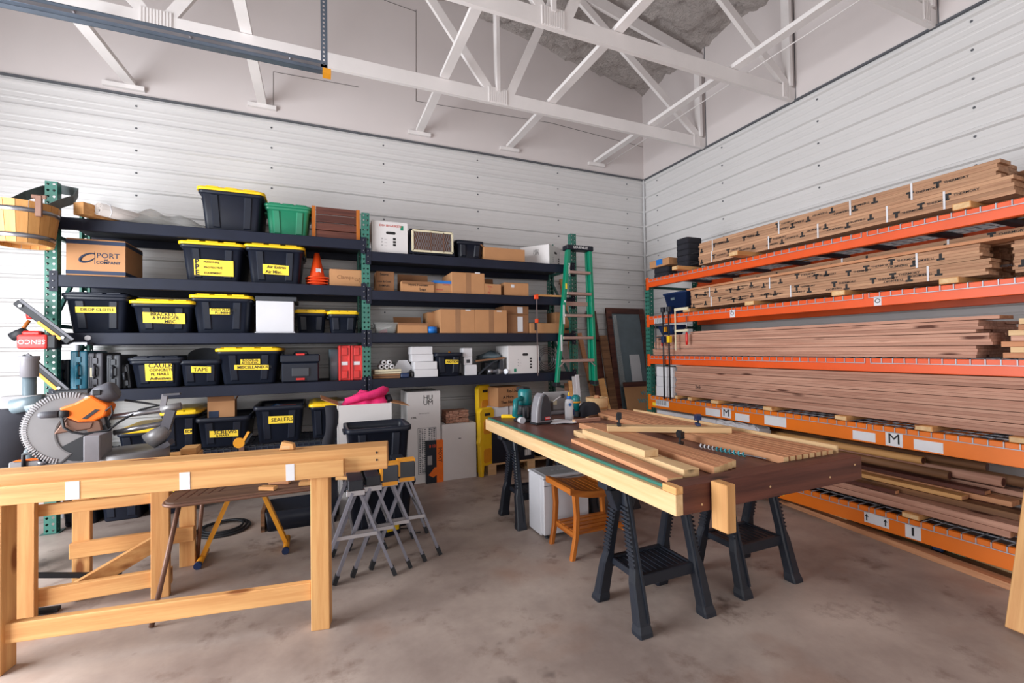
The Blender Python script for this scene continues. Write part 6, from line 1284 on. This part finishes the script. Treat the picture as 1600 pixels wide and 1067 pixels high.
# framing nailers hung at the left rack post
def nailer(label, a, b__, body0, body1, bodymt, word, Yn=4.78, strip='amber'):
    pa, pb = at(*a, 'y', Yn), at(*b__, 'y', Yn); n_ = thing('nail_gun', label, 'nail gun', (pb.x, Yn, pb.z), 0, 'nail guns on the rack post')
    v = pa-pb; v.y = 0; perp = Vector((v.z, 0, -v.x)).normalized()
    MB().bar((0,0,0), v, .075, .05, perp).build('magazine', 'black_rubber', n_, bevel=.006); MB().bar(perp*.030+Vector((0,-.03,0)), v*.98+perp*.030+Vector((0,-.03,0)), .014, .018, perp).build('magazine_rail', 'dark_grey', n_); MB().bar(v*.12+Vector((0,-.040,0))-perp*.018, v*.55+Vector((0,-.040,0))-perp*.018, .006, .022, perp).build('magazine_label', strip, n_)
    for f in (.12, .9): MB().lathe([(.012, 0), (.012, .008)], 8, Matrix.Translation(v*f+Vector((0, -.04, 0))) @ Matrix.Rotation(R_(90), 4, 'X')).build('rivet', 'steel', n_)
    p0, p1 = at(*body0, 'y', Yn), at(*body1, 'y', Yn); x0, x1, z0, z1 = p0.x-pb.x, p1.x-pb.x, p1.z-pb.z, p0.z-pb.z
    if bodymt:
        MB().box(x0, x1, -.06, .05, z0+.01, z1-.03).build('motor_body', bodymt, n_, bevel=.016, seg=2); MB().box(x0+.02, x1-.05, -.04, .04, z1-.04, z1).build('body_top', bodymt, n_, bevel=.012); MB().box(x1-.03, x1+.05, -.05, .05, z0+.01, z1-.03).build('nose', 'black_rubber', n_, bevel=.01)
        text(word, .05, 'white_print', n_, ((x0+x1)/2, -.0615, (z0+z1)/2-.01), (-1,0,0), (0,0,-1), align='CENTER')
    else:
        MB().box(-.06, .16, -.05, .05, -.14, .02).build('nose', 'black_rubber', n_, bevel=.012); MB().lathe([(.03, 0), (.03, .10)], 12, Matrix.Translation((.04, 0, -.12)) @ Matrix.Rotation(R_(90), 4, 'X')).build('dial', 'charcoal_plastic', n_)
    MB().box(-.01, .10, -.01, .12, -.02, .0).build('belt_hook', 'steel', n_); return n_
nailer('red nail gun hung upside down at the left post', (28, 472), (112, 535), (32, 517), (80, 547), 'red', 'SENCO')
nailer('black nail gun with a yellow magazine label below the red one', (38, 556), (104, 612), (0,0), (0,0), None, '')
ml = thing('mallet', 'rubber mallet with a wooden handle hung behind the red nail gun', 'mallet', (at(30, 520, 'y', 4.86).x, 4.86, at(30, 522, 'y', 4.86).z)); MB().lathe([(.035, -.05), (.038, 0), (.035, .05)], 16, Matrix.Rotation(R_(60), 4, 'Y')).build('head', 'black_rubber', ml); MB().tube([(0,0,0), (.06, 0, .11)], .013, 8).build('handle', 'teak_z', ml); MB().lathe([(.03, 0), (.034, .03), (.03, .06)], 12, Matrix.Translation((.075, 0, .12))).build('bumper', 'red', ml)
pv = thing('pvc_pipe', 'white plastic pipe standing behind the left rack post', 'pipe', (at(98, 560, 'y', 5.35).x, 5.35, 0.001)); pv.rotation_euler = (0, R_(3.5), 0); MB().lathe([(.028, 0), (.028, 1.95)], 12).build('tube', 'white_gloss', pv); MB().lathe([(.034, 1.95), (.034, 2.0)], 12).build('coupling', 'white_gloss', pv)
# ================================================================ FOLDING TABLE, STANDS AND TOTES IN THE MIDDLE
ft = thing('folding_table', 'old brown folding table with tubular legs behind the trestle', 'table', (-.37, 3.40, 0)); mb = MB(); zt = .62
mb.loft([rrect(.84, .62, .07, zt-.03, 5), rrect(.86, .64, .08, zt-.025, 5), rrect(.86, .64, .08, zt-.005, 5), rrect(.85, .63, .075, zt, 5)], smooth=False); mb.build('top', 'old_ply', ft)
rim = MB().tube(rrect(.868, .648, .08, zt-.015, 5), .009, 6, True).build('edge_trim', 'brown_steel', ft)
for (x0, y0, x1, y1) in ((-.36, -.26, -.45, -.40), (-.34, .26, -.41, .40), (.34, -.26, .38, -.28), (.34, .26, .38, .28)): MB().tube([(x0, y0, zt-.03), (x1, y1, .002)], .0125, 10).build('leg', 'brown_steel', ft)
for k in range(5): MB().bar((-.38+.05*k, -.26+.02*k, zt+.0005), (-.30+.05*k, .20, zt+.0005), .008, .001).build('top_stripe', 'dark_stain', ft)
rn = random.Random(31); mts = ['pine', 'cedar', 'brown_board', 'pine_pale']
lbs = ['tan block lying on the folding table', 'small cedar block on the folding table', 'brown stub on the folding table', 'pale wedge on the folding table', 'long tan strip on the folding table', 'short cedar strip on the folding table', 'dark stub at the back of the folding table', 'thin pale strip on the folding table', 'tilted block standing on the folding table', 'flat brown piece on the folding table', 'narrow tan stub on the folding table', 'reddish handle piece on the folding table']
for i, lb in enumerate(lbs):
    x = -.30+.055*i; y = 3.14+.10*(i % 4) + rn.uniform(-.02, .02); s_ = thing('wood_offcut', lb, 'offcut', (x+.02, y, zt+.002), R_(rn.uniform(-35, 35)), 'offcuts on the folding table')
    l_, w_, h_ = rn.uniform(.07, .14), rn.uniform(.025, .05), rn.uniform(.018, .045); MB().box(-l_/2, l_/2, -w_/2, w_/2, 0, h_).build('piece', mts[i % 4] if i != 11 else 'red', s_, bevel=.002); MB().box(l_/2, l_/2+.001, -w_/2+.003, w_/2-.003, .003, h_-.003).build('end_grain', 'pine_pale', s_)
os_ = thing('support_stand', 'orange tubular support stand behind the folding table', 'stand', (-.48, 3.80, 0))
for sx, fx in ((-1, -.27), (1, .26)): MB().bar((fx, .0, .03), (sx*.04, .03, .58), .035, .028).build('leg', 'amber', os_); MB().tube([(fx, -.11, .024), (fx, .13, .024)], .021, 10).build('foot_bar', 'amber', os_); MB().lathe([(.024, 0), (.024, .03)], 10, Ym((fx, -.11, .024))).build('foot_tip', 'navy', os_)
MB().box(-.10, .10, .0, .06, .56, .60).build('head', 'charcoal_plastic', os_, bevel=.006)
# clamping sawhorses
def clamp_horse(label, x, y, head, L=.42):
    h_ = thing('clamping_sawhorse', label, 'sawhorse', (x, y, 0), R_(0), 'grey folding sawhorses'); za = .57
    for yy in (0, L):
        for sx in (-1, 1):
            lg = MB().bar((sx*.02, yy+.012*sx, za), (sx*.225, yy+.012*sx, .035), .032, .018, (1,0,0)).build('leg', 'stand_grey', h_); d = Vector((sx*.205, 0, -.535)).normalized(); MB().bar(Vector((sx*.218, yy+.012*sx, .055)), Vector((sx*.218, yy+.012*sx, .055))+d*.055, .040, .026, (1,0,0)).build('rubber_foot', 'black_rubber', lg)
        MB().box(-.055, .055, yy-.022, yy+.022, za-.02, za+.012).build('hinge_plate', 'aluminium', h_, bevel=.003)
    for sx in (-1, 1): MB().bar((sx*.125, 0, .30), (sx*.125, L, .30), .012, .022).build('side_brace', 'aluminium', h_)
    MB().bar((-.125, -.014, .30), (.125, -.014, .30), .010, .022).build('cross_brace', 'aluminium', h_)
    MB().box(-.045, .045, -.02, L+.02, za+.012, za+.075).build('beam', 'horse_black', h_, bevel=.004)
    if head: MB().box(-.055, .055, -.045, .03, za+.012, za+.125).build('clamp_head', 'charcoal_plastic', h_, bevel=.006); MB().box(-.06, -.045, -.048, .03, za+.03, za+.135).build('clamp_jaw', 'amber', h_); MB().box(-.058, .058, -.04, .03, za+.118, za+.138).build('jaw_top', 'amber', h_); MB().box(-.05, .05, -.046, -.02, za-.008, za+.018).build('lower_trim', 'amber', h_)
    return h_
clamp_horse('grey folding sawhorse nearest the trestle post', .215, 3.02, False); clamp_horse('grey folding sawhorse, second from the trestle post', .325, 3.075, False); clamp_horse('grey folding sawhorse with clamp head, third from the trestle post', .435, 3.13, True); clamp_horse('grey folding sawhorse with orange clamp head farthest from the trestle post', .555, 3.185, True)
# totes and jacket carton behind them
t0 = tote('closed black tote on the floor carrying the open tote', 0,0,0,0, lid='black_plastic', at_xyz=(.47, 4.02, 0), size=(.54, .44, .40))
t1 = tote('open black tote stacked in front of the jacket carton', 0,0,0,0, lid=None, at_xyz=(.46, 4.02, .401), size=(.52, .42, .43))
pc = carton('white open carton overflowing with a pink jacket', 0,0,0,0, mt='carton_white', at_xyz=(.40, 4.52, 0), size=(.46, .40, .97), flaps=[('l', 24, .16), ('r', -14, .17)], group='white cartons')
for c in pc.children:
    if c.name.startswith('flap'): c.data.materials[0] = M_['carton']
jk = thing('pink_jacket', 'bright pink jacket bundled in the white open carton', 'jacket', (.40, 4.52, .93)); mb = MB(); rings = []; rn = random.Random(2)
nu, nv = 30, 14; vs_ = []
for j in range(nv+1):
    for i in range(nu+1):
        u, v = i/nu*2-1, j/nv*2-1; e = (max(0, 1-abs(u)**5)*max(0, 1-abs(v)**5)); z = e*(.115+.04*u+.02*math.sin(7*u+2)+.018*math.sin(13*u+6*v)+.012*math.sin(21*v+4*u)) - .05*(1-e)
        vs_.append((u*.222+.0*v, v*.19, z))
mb.add(vs_, [(j*(nu+1)+i, j*(nu+1)+i+1, (j+1)*(nu+1)+i+1, (j+1)*(nu+1)+i) for j in range(nv) for i in range(nu)], True); mb.build('fabric', 'pink', jk); MB().tube([(-.17, -.14, .07), (-.03, -.15, .10), (.08, -.14, .12), (.17, -.12, .15), (.20, -.05, .15)], [.03, .035, .04, .045, .03], 10).build('sleeve', 'pink', jk); MB().tube([(.17, -.05, .07), (.22, -.08, .09), (.23, -.12, .05)], .025, 8).build('cuff', 'felt', jk)
sv = thing('jacket', 'dark jacket sleeve hanging left of the white open carton', 'jacket', (.10, 4.36, .35)); rings = []
for i in range(9): z = .62*(1-i/8); rings.append([Vector((.05*math.cos(2*math.pi*j/12)*(1+.15*math.sin(5*j+2*i))+.02*math.sin(i), .045*math.sin(2*math.pi*j/12), z)) for j in range(12)])
MB().loft(rings).build('sleeve', 'felt', sv); MB().lathe([(.055, -.02), (.055, .03)], 12).build('cuff', 'charcoal_plastic', sv); MB().box(-.03, .06, -.02, .06, -.349, -.02).build('hem', 'felt', sv)
# small wooden pallet offcuts behind the folding table
pl_ = thing('tool_charger', 'yellow and black charger with cable on the floor behind the stands', 'charger', (.52, 3.72, 0), R_(20)); MB().box(-.07, .07, -.05, .05, 0, .07).build('body', 'black_plastic', pl_, bevel=.008); MB().box(-.05, .05, -.054, -.03, .04, .075).build('badge', 'yellow', pl_); MB().tube([(.07, 0, .02), (.14, -.02, .012), (.16, -.10, .008), (.10, -.14, .008), (.18, -.16, .008)], .005, 6).build('cable', 'black_rubber', pl_)

t_ = thing('wood_wedge', 'small wooden wedge standing on the foreground trestle', 'wedge', (-.155, 2.755, .925)); t_.rotation_euler = (0, 0, R_(-14)); MB().prism([(-.035, 0), (.04, 0), (.035, .03), (-.02, .045)], -.02, .02).build('block', 'pine', t_, bevel=.002); MB().box(-.02, .02, -.0205, -.02, .006, .022).build('end_grain', 'pine_pale', t_)
t_ = thing('low_crate', 'low black crate with a wooden end on the floor behind the folding table', 'crate', (-.12, 4.35, 0)); mb = MB(); mb.loft([rrect(.52, .34, .02, 0), rrect(.56, .38, .02, .16), rrect(.53, .35, .02, .16), rrect(.5, .32, .02, .01)]); mb.build('body', 'black_plastic', t_); MB().box(-.31, -.28, -.16, .16, 0, .17).build('end_board', 'brown_board', t_, bevel=.002)
t_ = thing('cable_coil', 'black cable coil lying on the floor behind the saw bench', 'cable coil', (-.72, 4.40, .012))
for k, r in enumerate((.19, .165, .14)): MB().tube([(r*math.cos(2*math.pi*i/30), r*math.sin(2*math.pi*i/30), .008*k) for i in range(30)], .010, 6, True).build('loop', 'black_rubber', t_)
